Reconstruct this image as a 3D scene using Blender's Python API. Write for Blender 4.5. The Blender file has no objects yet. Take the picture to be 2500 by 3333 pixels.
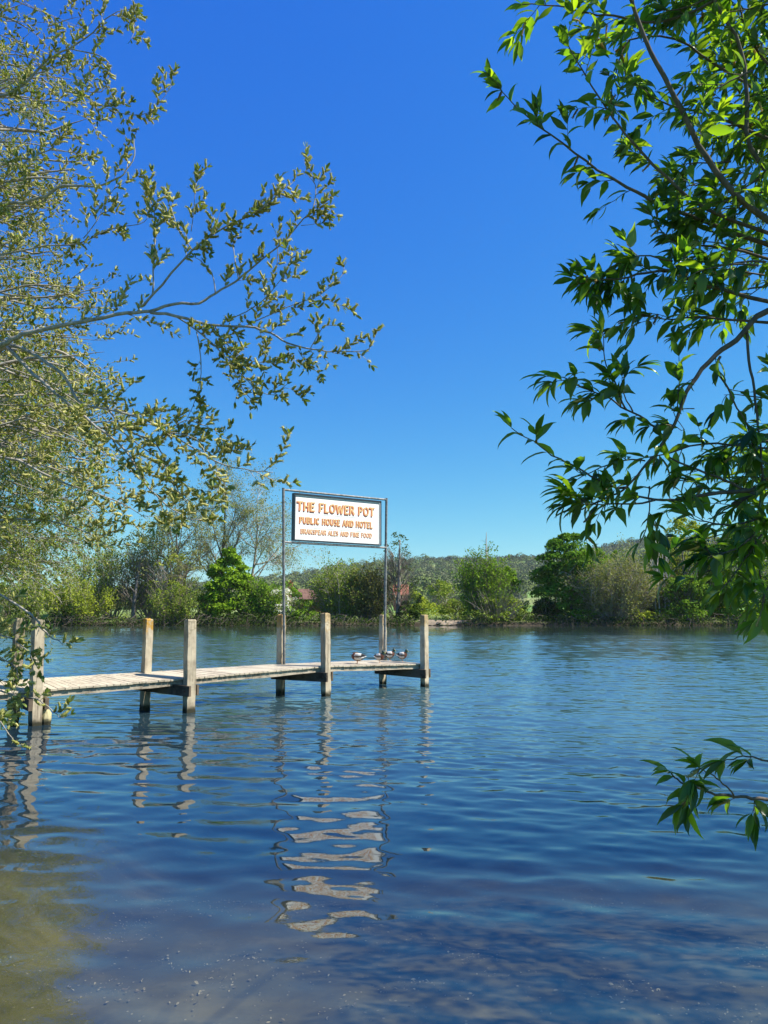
import bpy, math, random
import numpy as np
from mathutils import Vector, Matrix

# ------------------------------------------------------------------ camera, sky, sun
SC = bpy.context.scene
COL = SC.collection
F = 2407.0            # focal length in pixels of the 2500 x 3333 photograph
PITCH = math.radians(7.51)
CAMZ = 2.0
cam_d = bpy.data.cameras.new('camera')
cam_d.sensor_fit = 'VERTICAL'
cam_d.sensor_height = 36.0
cam_d.lens = 36.0 * F / 3333.0
cam_d.clip_start = 0.05
cam_d.clip_end = 9000
cam = bpy.data.objects.new('camera', cam_d)
cam.location = (0, 0, CAMZ)
cam.rotation_euler = (math.pi / 2 + PITCH, 0, 0)
COL.objects.link(cam)
SC.camera = cam

SUN_EL, SUN_AZ = math.radians(47), math.radians(94)      # azimuth clockwise from +Y (from the right)
world = bpy.data.worlds.new('World')
SC.world = world
world.use_nodes = True
wn = world.node_tree
wn.nodes.clear()
sky = wn.nodes.new('ShaderNodeTexSky')
sky.sky_type = 'NISHITA'
sky.sun_disc = False
sky.sun_elevation = SUN_EL
sky.sun_rotation = SUN_AZ
sky.air_density = 1.0
sky.dust_density = 0.35
sky.ozone_density = 4.0
hs = wn.nodes.new('ShaderNodeHueSaturation')
hs.inputs['Saturation'].default_value = 1.22
hs.inputs['Hue'].default_value = 0.506
bgn = wn.nodes.new('ShaderNodeBackground')
bgn.inputs['Strength'].default_value = 0.125
wo = wn.nodes.new('ShaderNodeOutputWorld')
wn.links.new(sky.outputs[0], hs.inputs['Color'])
# response of the sky colour: deep saturated blue as on a clear spring day
sepc = wn.nodes.new('ShaderNodeSeparateColor'); comb = wn.nodes.new('ShaderNodeCombineColor')
wn.links.new(hs.outputs[0], sepc.inputs[0])
for ch, (k_, g_) in enumerate(((0.49, 1.2), (0.645, 0.93), (0.54, 0.25))):
    pw = wn.nodes.new('ShaderNodeMath'); pw.operation = 'POWER'; pw.inputs[1].default_value = g_
    ml = wn.nodes.new('ShaderNodeMath'); ml.operation = 'MULTIPLY'; ml.inputs[1].default_value = k_ * 0.125 ** g_ / 0.125
    wn.links.new(sepc.outputs[ch], pw.inputs[0]); wn.links.new(pw.outputs[0], ml.inputs[0]); wn.links.new(ml.outputs[0], comb.inputs[ch])
wn.links.new(comb.outputs[0], bgn.inputs['Color'])
wn.links.new(bgn.outputs[0], wo.inputs['Surface'])
sun_d = bpy.data.lights.new('sun', 'SUN')
sun_d.energy = 4.8
sun_d.angle = math.radians(0.53)
sun_d.color = (1.0, 0.95, 0.86)
sun = bpy.data.objects.new('sun', sun_d)
SUNV = Vector((math.cos(SUN_EL) * math.sin(SUN_AZ), math.cos(SUN_EL) * math.cos(SUN_AZ), math.sin(SUN_EL)))
sun.rotation_euler = SUNV.to_track_quat('Z', 'Y').to_euler()
sun.location = (20, -10, 30)
COL.objects.link(sun)
SC.view_settings.view_transform = 'Standard'
SC.view_settings.look = 'None'
SC.view_settings.exposure = 0.85
SC.view_settings.gamma = 1.0
SC.cycles.max_bounces = 8
SC.cycles.transparent_max_bounces = 16
SC.cycles.use_denoising = True
SC.cycles.caustics_reflective = False
SC.cycles.caustics_refractive = False

rng = np.random.default_rng(7)
R = random.Random(11)

# ------------------------------------------------------------------ helpers
def ray(px, py):
    u = (px - 1250.0) / F
    v = (1666.5 - py) / F
    return Vector((u, math.cos(PITCH) - v * math.sin(PITCH), math.sin(PITCH) + v * math.cos(PITCH)))

def P(px, py, Y):
    d = ray(px, py)
    return Vector((0, 0, CAMZ)) + d * (Y / d.y)

def G(px, py, z=0.0):
    d = ray(px, py)
    return Vector((0, 0, CAMZ)) + d * ((z - CAMZ) / d.z)

def props(o, label=None, cat=None, group=None, kind=None):
    if label: o['label'] = label
    if cat: o['category'] = cat
    if group: o['group'] = group
    if kind: o['kind'] = kind
    return o

def empty(name, loc, label, cat, group=None):
    o = bpy.data.objects.new(name, None)
    o.empty_display_size = 0.2
    o.location = loc
    COL.objects.link(o)
    return props(o, label, cat, group)

def link_mesh(name, me, mats, parent=None, smooth=False):
    for m in (mats if isinstance(mats, (list, tuple)) else [mats]):
        me.materials.append(m)
    o = bpy.data.objects.new(name, me)
    COL.objects.link(o)
    if parent is not None:
        # geometry is given in world space: shift it into the parent's space
        root = parent
        off = Vector((0, 0, 0))
        while root is not None:
            off += Vector(root.location)
            root = root.parent
        me.transform(Matrix.Translation(-off))
        o.parent = parent
    if smooth:
        me.polygons.foreach_set('use_smooth', [True] * len(me.polygons))
    me.update()
    return o

class MB:
    """collects polygons; build() links them as one mesh object"""
    def __init__(s):
        s.v = []; s.f = []; s.m = []
    def add(s, vs, fs, mi=0):
        o = len(s.v)
        s.v.extend([tuple(x) for x in vs])
        for f in fs:
            s.f.append(tuple(i + o for i in f)); s.m.append(mi)
    def box(s, c, size, rot=None, mi=0):
        hx, hy, hz = size[0] / 2, size[1] / 2, size[2] / 2
        vs = [Vector((x, y, z)) for z in (-hz, hz) for y in (-hy, hy) for x in (-hx, hx)]
        if rot is not None: vs = [rot @ v for v in vs]
        c = Vector(c)
        s.add([v + c for v in vs], [(0, 2, 3, 1), (4, 5, 7, 6), (0, 1, 5, 4), (2, 6, 7, 3), (0, 4, 6, 2), (1, 3, 7, 5)], mi)
    def hexa(s, lo, hi, mi=0):
        """lo: 4 corners, hi: 4 corners (same winding)"""
        s.add(list(lo) + list(hi), [(3, 2, 1, 0), (4, 5, 6, 7), (0, 1, 5, 4), (1, 2, 6, 5), (2, 3, 7, 6), (3, 0, 4, 7)], mi)
    def tube(s, pts, rad, n=5, cap=True, mi=0):
        pts = [Vector(p) for p in pts]
        if len(pts) < 2: return
        o = len(s.v)
        ref = None
        for i, p in enumerate(pts):
            if i == 0: t = pts[1] - p
            elif i == len(pts) - 1: t = p - pts[i - 1]
            else: t = pts[i + 1] - pts[i - 1]
            if t.length < 1e-9: t = Vector((0, 0, 1))
            t.normalize()
            if ref is None:
                ref = Vector((0, 0, 1)) if abs(t.z) < 0.9 else Vector((1, 0, 0))
            a = (ref - t * ref.dot(t))
            if a.length < 1e-6: a = t.orthogonal()
            a.normalize(); ref = a
            b = t.cross(a)
            r = rad[i] if hasattr(rad, '__len__') else rad
            for k in range(n):
                an = 2 * math.pi * k / n
                q = p + a * (r * math.cos(an)) + b * (r * math.sin(an))
                s.v.append((q.x, q.y, q.z))
        for i in range(len(pts) - 1):
            for k in range(n):
                k2 = (k + 1) % n
                s.f.append((o + i * n + k, o + i * n + k2, o + (i + 1) * n + k2, o + (i + 1) * n + k)); s.m.append(mi)
        if cap:
            s.f.append(tuple(o + k for k in range(n))[::-1]); s.m.append(mi)
            e = o + (len(pts) - 1) * n
            s.f.append(tuple(e + k for k in range(n))); s.m.append(mi)
    def build(s, name, mats, parent=None, smooth=False):
        me = bpy.data.meshes.new(name)
        me.from_pydata(s.v, [], s.f)
        if any(s.m): me.polygons.foreach_set('material_index', s.m)
        return link_mesh(name, me, mats, parent, smooth)

def arrays_mesh(name, verts, faces, mats, parent=None, smooth=False, midx=None):
    """verts (N,3); faces: list of (M,k) int arrays"""
    me = bpy.data.meshes.new(name)
    verts = np.asarray(verts, dtype=np.float32)
    me.vertices.add(len(verts))
    me.vertices.foreach_set('co', verts.ravel())
    loops = np.concatenate([f.ravel() for f in faces]).astype(np.int32)
    counts = np.concatenate([np.full(len(f), f.shape[1], dtype=np.int32) for f in faces])
    starts = np.concatenate([[0], np.cumsum(counts)[:-1]]).astype(np.int32)
    me.loops.add(len(loops))
    me.loops.foreach_set('vertex_index', loops)
    me.polygons.add(len(counts))
    me.polygons.foreach_set('loop_start', starts)
    me.polygons.foreach_set('loop_total', counts)
    if midx is not None:
        me.polygons.foreach_set('material_index', midx.astype(np.int32))
    me.update(calc_edges=True)
    me.validate()
    return link_mesh(name, me, mats, parent, smooth)

def nrm(a):
    return a / np.maximum(np.linalg.norm(a, axis=1, keepdims=True), 1e-9)

def scatter(name, tv, tf, pos, dirs, nor, L, W, mats, parent=None, smooth=False):
    """place a template (x across, y along, z normal) at every position"""
    pos = np.asarray(pos, float); dirs = nrm(np.asarray(dirs, float)); nor = np.asarray(nor, float)
    X = nrm(np.cross(dirs, nor)); Z = np.cross(X, dirs)
    L = np.broadcast_to(np.asarray(L, float), (len(pos),)); W = np.broadcast_to(np.asarray(W, float), (len(pos),))
    tv = np.asarray(tv, float)
    V = (pos[:, None, :] + tv[None, :, 0, None] * X[:, None, :] * W[:, None, None]
         + tv[None, :, 1, None] * dirs[:, None, :] * L[:, None, None]
         + tv[None, :, 2, None] * Z[:, None, :] * W[:, None, None])
    V = V.reshape(-1, 3)
    n, T = len(pos), len(tv)
    off = (np.arange(n) * T)[:, None, None]
    faces = []
    for k in sorted(set(len(f) for f in tf)):
        fk = np.array([f for f in tf if len(f) == k])[None]
        faces.append((fk + off).reshape(-1, k))
    return arrays_mesh(name, V, faces, mats, parent, smooth)

# leaf templates
LEAF_QUAD = ([(0, 0, 0), (0.5, 0.45, 0.06), (0, 1, 0), (-0.5, 0.45, 0.06)], [(0, 1, 2, 3)])
def lance_leaf():
    v = [(0, 0, 0)]
    st = [(0.18, 0.30, 0.02), (0.42, 0.50, 0.0), (0.68, 0.36, -0.22), (0.86, 0.15, -0.5)]
    for y, w, z in st:
        v += [(-w, y, z + 0.16), (0, y, z), (w, y, z + 0.16)]
    v.append((0.05, 1.0, -0.85))
    f = [(0, 2, 1), (0, 3, 2)]
    for i in range(3):
        a = 1 + 3 * i; b = a + 3
        f += [(a, a + 1, b + 1, b), (a + 1, a + 2, b + 2, b + 1)]
    f += [(10, 11, 13), (11, 12, 13)]
    return v, f
LANCE = lance_leaf()
def oval_leaf():
    v = [(0, 0, 0), (-0.42, 0.35, 0.12), (0, 0.35, 0), (0.42, 0.35, 0.12), (-0.36, 0.72, 0.1), (0, 0.72, -0.03), (0.36, 0.72, 0.1), (0, 1, -0.12)]
    f = [(0, 2, 1), (0, 3, 2), (1, 2, 5, 4), (2, 3, 6, 5), (4, 5, 7), (5, 6, 7)]
    return v, f
OVAL = oval_leaf()
def catkin_shape():
    v = []; f = []
    rr = [0.25, 0.46, 0.5, 0.46, 0.36, 0.12]; n = 5
    rs = random.Random(5)
    for i, r in enumerate(rr):
        y = i / 5.0
        bend = 0.9 * (y - 0.5) ** 2
        for k in range(n):
            a = 2 * math.pi * (k + 0.5 * (i % 2)) / n
            q = r * rs.uniform(0.75, 1.2)
            v.append((q * math.cos(a), y, q * math.sin(a) + bend))
    for i in range(5):
        for k in range(n):
            k2 = (k + 1) % n
            f.append((i * n + k, i * n + k2, (i + 1) * n + k2, (i + 1) * n + k))
    for j in range(22):                                    # stamens
        y = rs.uniform(0.08, 0.95); a = rs.uniform(0, 6.283); bend = 0.9 * (y - 0.5) ** 2
        o = len(v); l = rs.uniform(0.8, 1.15)
        v += [(0.3 * math.cos(a), y - 0.03, 0.3 * math.sin(a) + bend), (0.3 * math.cos(a), y + 0.03, 0.3 * math.sin(a) + bend),
              (l * math.cos(a), y + 0.06, l * math.sin(a) + bend)]
        f.append((o, o + 1, o + 2))
    return v, f
CATKIN = catkin_shape()

# ------------------------------------------------------------------ materials
def new_mat(name):
    m = bpy.data.materials.new(name)
    m.use_nodes = True
    m.node_tree.nodes.clear()
    return m, m.node_tree

def N(nt, t, **kw):
    n = nt.nodes.new(t)
    for k, v in kw.items():
        if k in n.inputs.keys():
            n.inputs[k].default_value = v
        else:
            setattr(n, k, v)
    return n

def ramp(nt, src, stops, interp='LINEAR'):
    r = nt.nodes.new('ShaderNodeValToRGB')
    r.color_ramp.interpolation = interp
    el = r.color_ramp.elements
    while len(el) < len(stops): el.new(0.5)
    for e, (p, c) in zip(el, stops):
        e.position = p
        e.color = (c[0], c[1], c[2], 1) if hasattr(c, '__len__') else (c, c, c, 1)
    nt.links.new(src, r.inputs[0])
    return r.outputs[0]

def mixc(nt, fac, a, b, mode='MIX'):
    n = nt.nodes.new('ShaderNodeMix')
    n.data_type = 'RGBA'; n.blend_type = mode
    for i, x in ((0, fac), (6, a), (7, b)):
        if isinstance(x, (int, float)): n.inputs[i].default_value = x
        elif isinstance(x, tuple): n.inputs[i].default_value = (x[0], x[1], x[2], 1)
        else: nt.links.new(x, n.inputs[i])
    return n.outputs[2]

def math_n(nt, op, a, b=None, clamp=False):
    n = nt.nodes.new('ShaderNodeMath'); n.operation = op; n.use_clamp = clamp
    for i, x in ((0, a), (1, b)):
        if x is None: continue
        if isinstance(x, (int, float)): n.inputs[i].default_value = x
        else: nt.links.new(x, n.inputs[i])
    return n.outputs[0]

def mapr(nt, v, a, b, c=0.0, d=1.0, smooth=True):
    n = nt.nodes.new('ShaderNodeMapRange')
    n.interpolation_type = 'SMOOTHSTEP' if smooth else 'LINEAR'
    nt.links.new(v, n.inputs[0])
    for i, x in zip((1, 2, 3, 4), (a, b, c, d)): n.inputs[i].default_value = x
    return n.outputs[0]

def noise(nt, vec, scale, detail=4, rough=0.55, out=0, dist=0.0):
    n = nt.nodes.new('ShaderNodeTexNoise')
    n.inputs['Scale'].default_value = scale; n.inputs['Detail'].default_value = detail
    n.inputs['Roughness'].default_value = rough; n.inputs['Distortion'].default_value = dist
    if vec is not None: nt.links.new(vec, n.inputs['Vector'])
    return n.outputs[out]

def world_pos(nt):
    return nt.nodes.new('ShaderNodeNewGeometry').outputs['Position']

def mapping(nt, vec, scale=(1, 1, 1), rot=(0, 0, 0), loc=(0, 0, 0)):
    m = nt.nodes.new('ShaderNodeMapping')
    m.inputs['Scale'].default_value = scale; m.inputs['Rotation'].default_value = rot; m.inputs['Location'].default_value = loc
    nt.links.new(vec, m.inputs['Vector'])
    return m.outputs[0]

def leaf_mat(name, stops, transl=0.35, rough=0.5, under=None, clump=0.6, tcol=None, spec=0.4):
    m, nt = new_mat(name)
    geo = N(nt, 'ShaderNodeNewGeometry')
    c = ramp(nt, geo.outputs['Random Per Island'], stops)
    nz = noise(nt, geo.outputs['Position'], clump, 2)
    c = mixc(nt, mapr(nt, nz, 0.35, 0.7, 0.0, 0.45), c, stops[-1][1])
    base = c
    if under: c = mixc(nt, geo.outputs['Backfacing'], c, under)
    if spec > 0.15:
        pb = N(nt, 'ShaderNodeBsdfPrincipled', Roughness=rough)
        pb.inputs['Specular IOR Level'].default_value = spec
        nt.links.new(c, pb.inputs['Base Color'])
    else:
        pb = N(nt, 'ShaderNodeBsdfDiffuse')
        nt.links.new(c, pb.inputs['Color'])
    tr = N(nt, 'ShaderNodeBsdfTranslucent')
    tc = mixc(nt, 1.0, base, tcol or (1.5, 1.45, 0.5), 'MULTIPLY')
    nt.links.new(tc, tr.inputs['Color'])
    mx = N(nt, 'ShaderNodeMixShader', Fac=transl)
    nt.links.new(pb.outputs[0], mx.inputs[1]); nt.links.new(tr.outputs[0], mx.inputs[2])
    o = N(nt, 'ShaderNodeOutputMaterial'); nt.links.new(mx.outputs[0], o.inputs[0])
    return m

def bark_mat(name, c1, c2, scale=14, rough=0.9, bump=0.3):
    m, nt = new_mat(name)
    p = world_pos(nt)
    n1 = noise(nt, mapping(nt, p, (1, 1, 0.4)), scale, 5, 0.65)
    c = ramp(nt, n1, [(0.3, c1), (0.7, c2)])
    pb = N(nt, 'ShaderNodeBsdfPrincipled', Roughness=rough)
    nt.links.new(c, pb.inputs['Base Color'])
    b = N(nt, 'ShaderNodeBump', Strength=bump, Distance=0.01)
    nt.links.new(n1, b.inputs['Height']); nt.links.new(b.outputs[0], pb.inputs['Normal'])
    o = N(nt, 'ShaderNodeOutputMaterial'); nt.links.new(pb.outputs[0], o.inputs[0])
    return m

def plain_mat(name, col, rough=0.6, metal=0.0, spec=0.5, var=0.12, scale=8, coat=0.0):
    m, nt = new_mat(name)
    p = world_pos(nt)
    nz = noise(nt, p, scale, 4)
    dark = tuple(x * (1 - var * 2) for x in col); light = tuple(min(1, x * (1 + var)) for x in col)
    c = ramp(nt, nz, [(0.3, dark), (0.7, light)])
    pb = N(nt, 'ShaderNodeBsdfPrincipled', Roughness=rough, Metallic=metal)
    pb.inputs['Specular IOR Level'].default_value = spec
    nt.links.new(c, pb.inputs['Base Color'])
    o = N(nt, 'ShaderNodeOutputMaterial'); nt.links.new(pb.outputs[0], o.inputs[0])
    return m

def wood_mat(name, pale, grey, dark, along_z=True, lichen=False):
    """weathered timber; Object colour red channel = how much yellow lichen the piece carries"""
    m, nt = new_mat(name)
    p = world_pos(nt)
    gm = mapping(nt, p, (30, 30, 1.6) if along_z else (9, 9, 9))
    g = noise(nt, gm, 1.0, 6, 0.7)
    big = noise(nt, p, 2.3, 4, 0.6)
    fine = noise(nt, p, 60, 3, 0.6)
    c = ramp(nt, g, [(0.28, dark), (0.46, grey), (0.68, pale)])
    c = mixc(nt, mapr(nt, big, 0.4, 0.62), c, pale)
    crack = noise(nt, mapping(nt, p, (55, 55, 1.1) if along_z else (14, 14, 40)), 1.0, 3, 0.5)
    c = mixc(nt, mapr(nt, crack, 0.62, 0.72, 0.0, 0.75), c, dark)
    c = mixc(nt, mapr(nt, fine, 0.62, 0.75, 0.0, 0.4), c, grey)
    sep = N(nt, 'ShaderNodeSeparateXYZ'); nt.links.new(p, sep.inputs[0])
    z = sep.outputs[2]
    if lichen:
        oi = N(nt, 'ShaderNodeObjectInfo')
        sc = N(nt, 'ShaderNodeSeparateColor'); nt.links.new(oi.outputs['Color'], sc.inputs[0])
        ln = noise(nt, p, 7, 4, 0.7)
        hi = mapr(nt, z, 1.15, 1.9)
        f = math_n(nt, 'MULTIPLY', mapr(nt, math_n(nt, 'ADD', ln, math_n(nt, 'MULTIPLY', hi, 0.35)), 0.62, 0.85), sc.outputs[0])
        c = mixc(nt, f, c, (0.50, 0.27, 0.035))
        moss = mapr(nt, math_n(nt, 'ADD', noise(nt, p, 11, 4, 0.7), math_n(nt, 'MULTIPLY', hi, 0.3)), 0.68, 0.86, 0.0, 0.55)
        c = mixc(nt, math_n(nt, 'MULTIPLY', moss, sc.outputs[1]), c, (0.16, 0.13, 0.07))
        old = math_n(nt, 'ADD', math_n(nt, 'MULTIPLY', noise(nt, mapping(nt, p, (6, 6, 1.0)), 1.0, 5, 0.7), 1.2), -0.25, True)
        c = mixc(nt, math_n(nt, 'MULTIPLY', old, sc.outputs[2]), c, (0.14, 0.105, 0.07))
    # wet and algae-dark at the waterline
    wz = math_n(nt, 'ADD', z, math_n(nt, 'MULTIPLY', math_n(nt, 'SUBTRACT', noise(nt, p, 9, 3), 0.5), 0.12))
    wet = mapr(nt, wz, 0.04, 0.17, 1.0, 0.0)
    c = mixc(nt, wet, c, (0.03, 0.028, 0.015))
    pb = N(nt, 'ShaderNodeBsdfPrincipled', Roughness=0.85)
    pb.inputs['Specular IOR Level'].default_value = 0.25
    nt.links.new(c, pb.inputs['Base Color'])
    b = N(nt, 'ShaderNodeBump', Strength=0.5, Distance=0.008)
    nt.links.new(math_n(nt, 'SUBTRACT', g, math_n(nt, 'MULTIPLY', mapr(nt, crack, 0.6, 0.72), 0.8)), b.inputs['Height'])
    nt.links.new(b.outputs[0], pb.inputs['Normal'])
    o = N(nt, 'ShaderNodeOutputMaterial'); nt.links.new(pb.outputs[0], o.inputs[0])
    return m

M_POST = wood_mat('post_wood', (0.60, 0.51, 0.36), (0.35, 0.285, 0.20), (0.085, 0.07, 0.05), True, True)
M_BEAM = wood_mat('beam_wood', (0.46, 0.39, 0.29), (0.27, 0.22, 0.16), (0.06, 0.05, 0.035), False)
M_XBEAM_SHADE = wood_mat('shaded_cross_beam_wood', (0.13, 0.10, 0.07), (0.05, 0.04, 0.028), (0.015, 0.012, 0.009), False)  # beam timber with the shade under the deck put into its colour
M_DECK = wood_mat('deck_wood', (0.54, 0.465, 0.34), (0.42, 0.35, 0.255), (0.22, 0.18, 0.12), False)
M_BARK_L = bark_mat('willow_bark', (0.18, 0.155, 0.12), (0.48, 0.43, 0.35), 40)
M_BARK_R = bark_mat('bay_willow_bark', (0.055, 0.045, 0.03), (0.17, 0.13, 0.085), 40)
M_LEAF_L = leaf_mat('sallow_leaf', [(0.0, (0.08, 0.13, 0.025)), (0.6, (0.16, 0.23, 0.05)), (1.0, (0.25, 0.31, 0.08))], 0.3, 0.5, (0.18, 0.23, 0.09), 2.0, None, 0.2)
M_LEAF_L2 = leaf_mat('far_sallow_leaf', [(0.0, (0.08, 0.13, 0.02)), (0.6, (0.17, 0.23, 0.04)), (1.0, (0.30, 0.34, 0.065))], 0.3, 0.5, (0.19, 0.24, 0.07), 1.2, None, 0.1)
M_CATKIN = leaf_mat('catkin', [(0.0, (0.24, 0.25, 0.06)), (0.6, (0.42, 0.41, 0.12)), (1.0, (0.62, 0.58, 0.25))], 0.25, 0.8, None, 2.0, (1.2, 1.15, 0.8), 0.1)
M_LEAF_R = leaf_mat('bay_willow_leaf', [(0.0, (0.018, 0.055, 0.010)), (0.5, (0.045, 0.12, 0.014)), (0.85, (0.13, 0.25, 0.02)), (1.0, (0.28, 0.38, 0.03))], 0.5, 0.30, (0.09, 0.14, 0.07), 4.0, (2.0, 2.1, 0.5), 0.55)
M_CATKIN_R = leaf_mat('spent_catkin', [(0.0, (0.22, 0.13, 0.05)), (0.6, (0.45, 0.30, 0.10)), (1.0, (0.62, 0.50, 0.2))], 0.25, 0.8, None, 2.0, (1.2, 1.0, 0.6), 0.1)
M_STEEL = plain_mat('galvanised_steel', (0.20, 0.20, 0.19), 0.55, 0.35, 0.5, 0.3, 14)
M_BLACK = plain_mat('navy_paint', (0.012, 0.016, 0.03), 0.35, 0, 0.5, 0.2)
M_WHITE = plain_mat('white_paint', (0.82, 0.80, 0.75), 0.45, 0, 0.4, 0.02)
M_LINE = plain_mat('grey_rule', (0.35, 0.35, 0.33), 0.6)

# ------------------------------------------------------------------ terrain
def ss(a, b, x):
    t = np.clip((x - a) / (b - a), 0, 1)
    return t * t * (3 - 2 * t)

def vnoise(x, y, seed=0):
    """cheap smooth value noise"""
    xi = np.floor(x).astype(int); yi = np.floor(y).astype(int)
    fx = x - xi; fy = y - yi
    fx = fx * fx * (3 - 2 * fx); fy = fy * fy * (3 - 2 * fy)
    def h(a, b):
        n = (a * 374761393 + b * 668265263 + seed * 1442695041) & 0x7fffffff
        n = ((n ^ (n >> 13)) * 1274126177) & 0x7fffffff
        return ((n ^ (n >> 16)) & 0xffff) / 65535.0
    return (h(xi, yi) * (1 - fx) + h(xi + 1, yi) * fx) * (1 - fy) + (h(xi, yi + 1) * (1 - fx) + h(xi + 1, yi + 1) * fx) * fy

def near_h(x, y):
    ys = 1.8 + 4.2 * ss(-2.3, -3.8, x) + 3.2 * ss(-6.5, -9.0, x) + 6.5 * ss(-9.3, -11.5, x)
    s = y - ys
    s = s + 0.25 * (vnoise(x * 1.3, y * 1.3, 3) - 0.5)
    h = np.where(s < 0, 0.5 * ss(0.0, 1.6, -s), -np.minimum(0.16 * s, 2.6))
    return h + 0.03 * (vnoise(x * 4, y * 4, 5) - 0.5)

SHORE = G(1250, 2036).y
RIDGE_X = [-800, 0, 400, 700, 900, 930, 1000, 1100, 1180, 1260, 1340, 1420, 1500, 1600, 1700, 1800, 1900, 2050, 2200, 2500, 3300]
RIDGE_Y = [1950, 1940, 1925, 1900, 1884, 1879, 1866, 1846, 1838, 1829, 1821, 1819, 1819, 1822, 1813, 1810, 1795, 1768, 1755, 1760, 1780]
def ridge_z(x, y):
    """height of the hill surface"""
    px = 1250 + F * x / np.maximum(y, 1)          # azimuth of the point as seen from the landing place
    ry = np.interp(px, RIDGE_X, RIDGE_Y)
    top = 1350.0 * np.tan(np.arctan((1666.5 - ry) / F) + PITCH) + 2.0
    return top - 5.0

def far_h(x, y):
    s = y - SHORE - 1.2 * (vnoise(x * 0.12, y * 0.02, 9) - 0.5) * 2
    low = 0.5 * ss(-0.6, 0.6, s) + 0.6 * ss(1.0, 30, s) - 2.2 * (1 - ss(-4, 0.2, s))
    low = low + 0.35 * (vnoise(x * 0.4, y * 0.4, 4) - 0.5) * ss(-1, 1, s)
    tt = np.clip((y - 330) / 1020, 0, 1)
    hill = (ridge_z(x, y) - 2.0) * tt ** 1.7 * (1 - 0.25 * ss(1400, 2300, y))
    return low + hill + 4 * (vnoise(x * 0.01, y * 0.01, 8) - 0.5) * ss(300, 600, y)

def grid_mesh(name, xs, ys, hf, mat):
    X, Y = np.meshgrid(xs, ys)
    Z = hf(X, Y)
    V = np.stack([X, Y, Z], -1).reshape(-1, 3)
    nx, ny = len(xs), len(ys)
    i = np.arange(nx - 1)[None, :] + (np.arange(ny - 1) * nx)[:, None]
    Fq = np.stack([i, i + 1, i + nx + 1, i + nx], -1).reshape(-1, 4)
    return arrays_mesh(name, V, [Fq], mat, None, True)

# ground material: gravelly silt under water, grass and earth above
def ground_mat():
    m, nt = new_mat('ground')
    p = world_pos(nt)
    sep = N(nt, 'ShaderNodeSeparateXYZ'); nt.links.new(p, sep.inputs[0])
    n1 = noise(nt, p, 1.3, 6, 0.6)
    silt = ramp(nt, n1, [(0.3, (0.036, 0.032, 0.011)), (0.5, (0.085, 0.074, 0.028)), (0.7, (0.16, 0.135, 0.06))])
    vo = N(nt, 'ShaderNodeTexVoronoi', Scale=26.0); nt.links.new(p, vo.inputs['Vector'])
    vs = N(nt, 'ShaderNodeSeparateColor'); nt.links.new(vo.outputs['Color'], vs.inputs[0])
    peb = math_n(nt, 'MULTIPLY', mapr(nt, vo.outputs['Distance'], 0.18, 0.32, 1, 0), mapr(nt, vs.outputs[0], 0.86, 0.92, 0.0, 0.7))
    silt = mixc(nt, peb, silt, ramp(nt, vs.outputs[1], [(0.0, (0.12, 0.1, 0.06)), (1.0, (0.40, 0.34, 0.22))]))
    weed = mapr(nt, noise(nt, p, 0.9, 5, 0.7), 0.46, 0.60, 0, 0.7)
    silt = mixc(nt, weed, silt, (0.075, 0.066, 0.020))
    n2 = noise(nt, p, 2.5, 6, 0.7)
    grass = ramp(nt, n2, [(0.3, (0.05, 0.09, 0.02)), (0.7, (0.14, 0.18, 0.05))])
    c = mixc(nt, mapr(nt, sep.outputs[2], 0.05, 0.35), silt, grass)
    pb = N(nt, 'ShaderNodeBsdfPrincipled', Roughness=0.95)
    nt.links.new(c, pb.inputs['Base Color'])
    b = N(nt, 'ShaderNodeBump', Strength=0.5, Distance=0.03)
    nt.links.new(math_n(nt, 'ADD', n1, peb), b.inputs['Height']); nt.links.new(b.outputs[0], pb.inputs['Normal'])
    o = N(nt, 'ShaderNodeOutputMaterial'); nt.links.new(pb.outputs[0], o.inputs[0])
    return m

def meadow_mat():
    m, nt = new_mat('meadow')
    p = world_pos(nt)
    sep = N(nt, 'ShaderNodeSeparateXYZ'); nt.links.new(p, sep.inputs[0])
    n1 = noise(nt, p, 0.25, 6, 0.7)
    n2 = noise(nt, p, 1.5, 5, 0.7)
    grass = ramp(nt, n1, [(0.3, (0.10, 0.14, 0.035)), (0.55, (0.17, 0.22, 0.06)), (0.75, (0.26, 0.27, 0.11))])
    earth = ramp(nt, n2, [(0.3, (0.03, 0.024, 0.016)), (0.6, (0.10, 0.078, 0.05)), (0.85, (0.32, 0.26, 0.17))])
    edge = math_n(nt, 'ADD', sep.outputs[2], math_n(nt, 'MULTIPLY', n2, 0.5))
    c = mixc(nt, mapr(nt, edge, 0.55, 0.95), earth, grass)
    # arable fields further off
    fld = N(nt, 'ShaderNodeTexVoronoi', Scale=0.006); nt.links.new(p, fld.inputs['Vector'])
    fs = N(nt, 'ShaderNodeSeparateColor'); nt.links.new(fld.outputs['Color'], fs.inputs[0])
    fc = ramp(nt, fs.outputs[0], [(0.0, (0.13, 0.24, 0.05)), (0.5, (0.17, 0.28, 0.07)), (0.8, (0.26, 0.29, 0.11)), (1.0, (0.19, 0.27, 0.08))])
    c = mixc(nt, mapr(nt, sep.outputs[1], 200, 320), c, fc)
    pb = N(nt, 'ShaderNodeBsdfPrincipled', Roughness=1.0)
    pb.inputs['Specular IOR Level'].default_value = 0.1
    nt.links.new(c, pb.inputs['Base Color'])
    o = N(nt, 'ShaderNodeOutputMaterial'); nt.links.new(pb.outputs[0], o.inputs[0])
    return m

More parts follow.
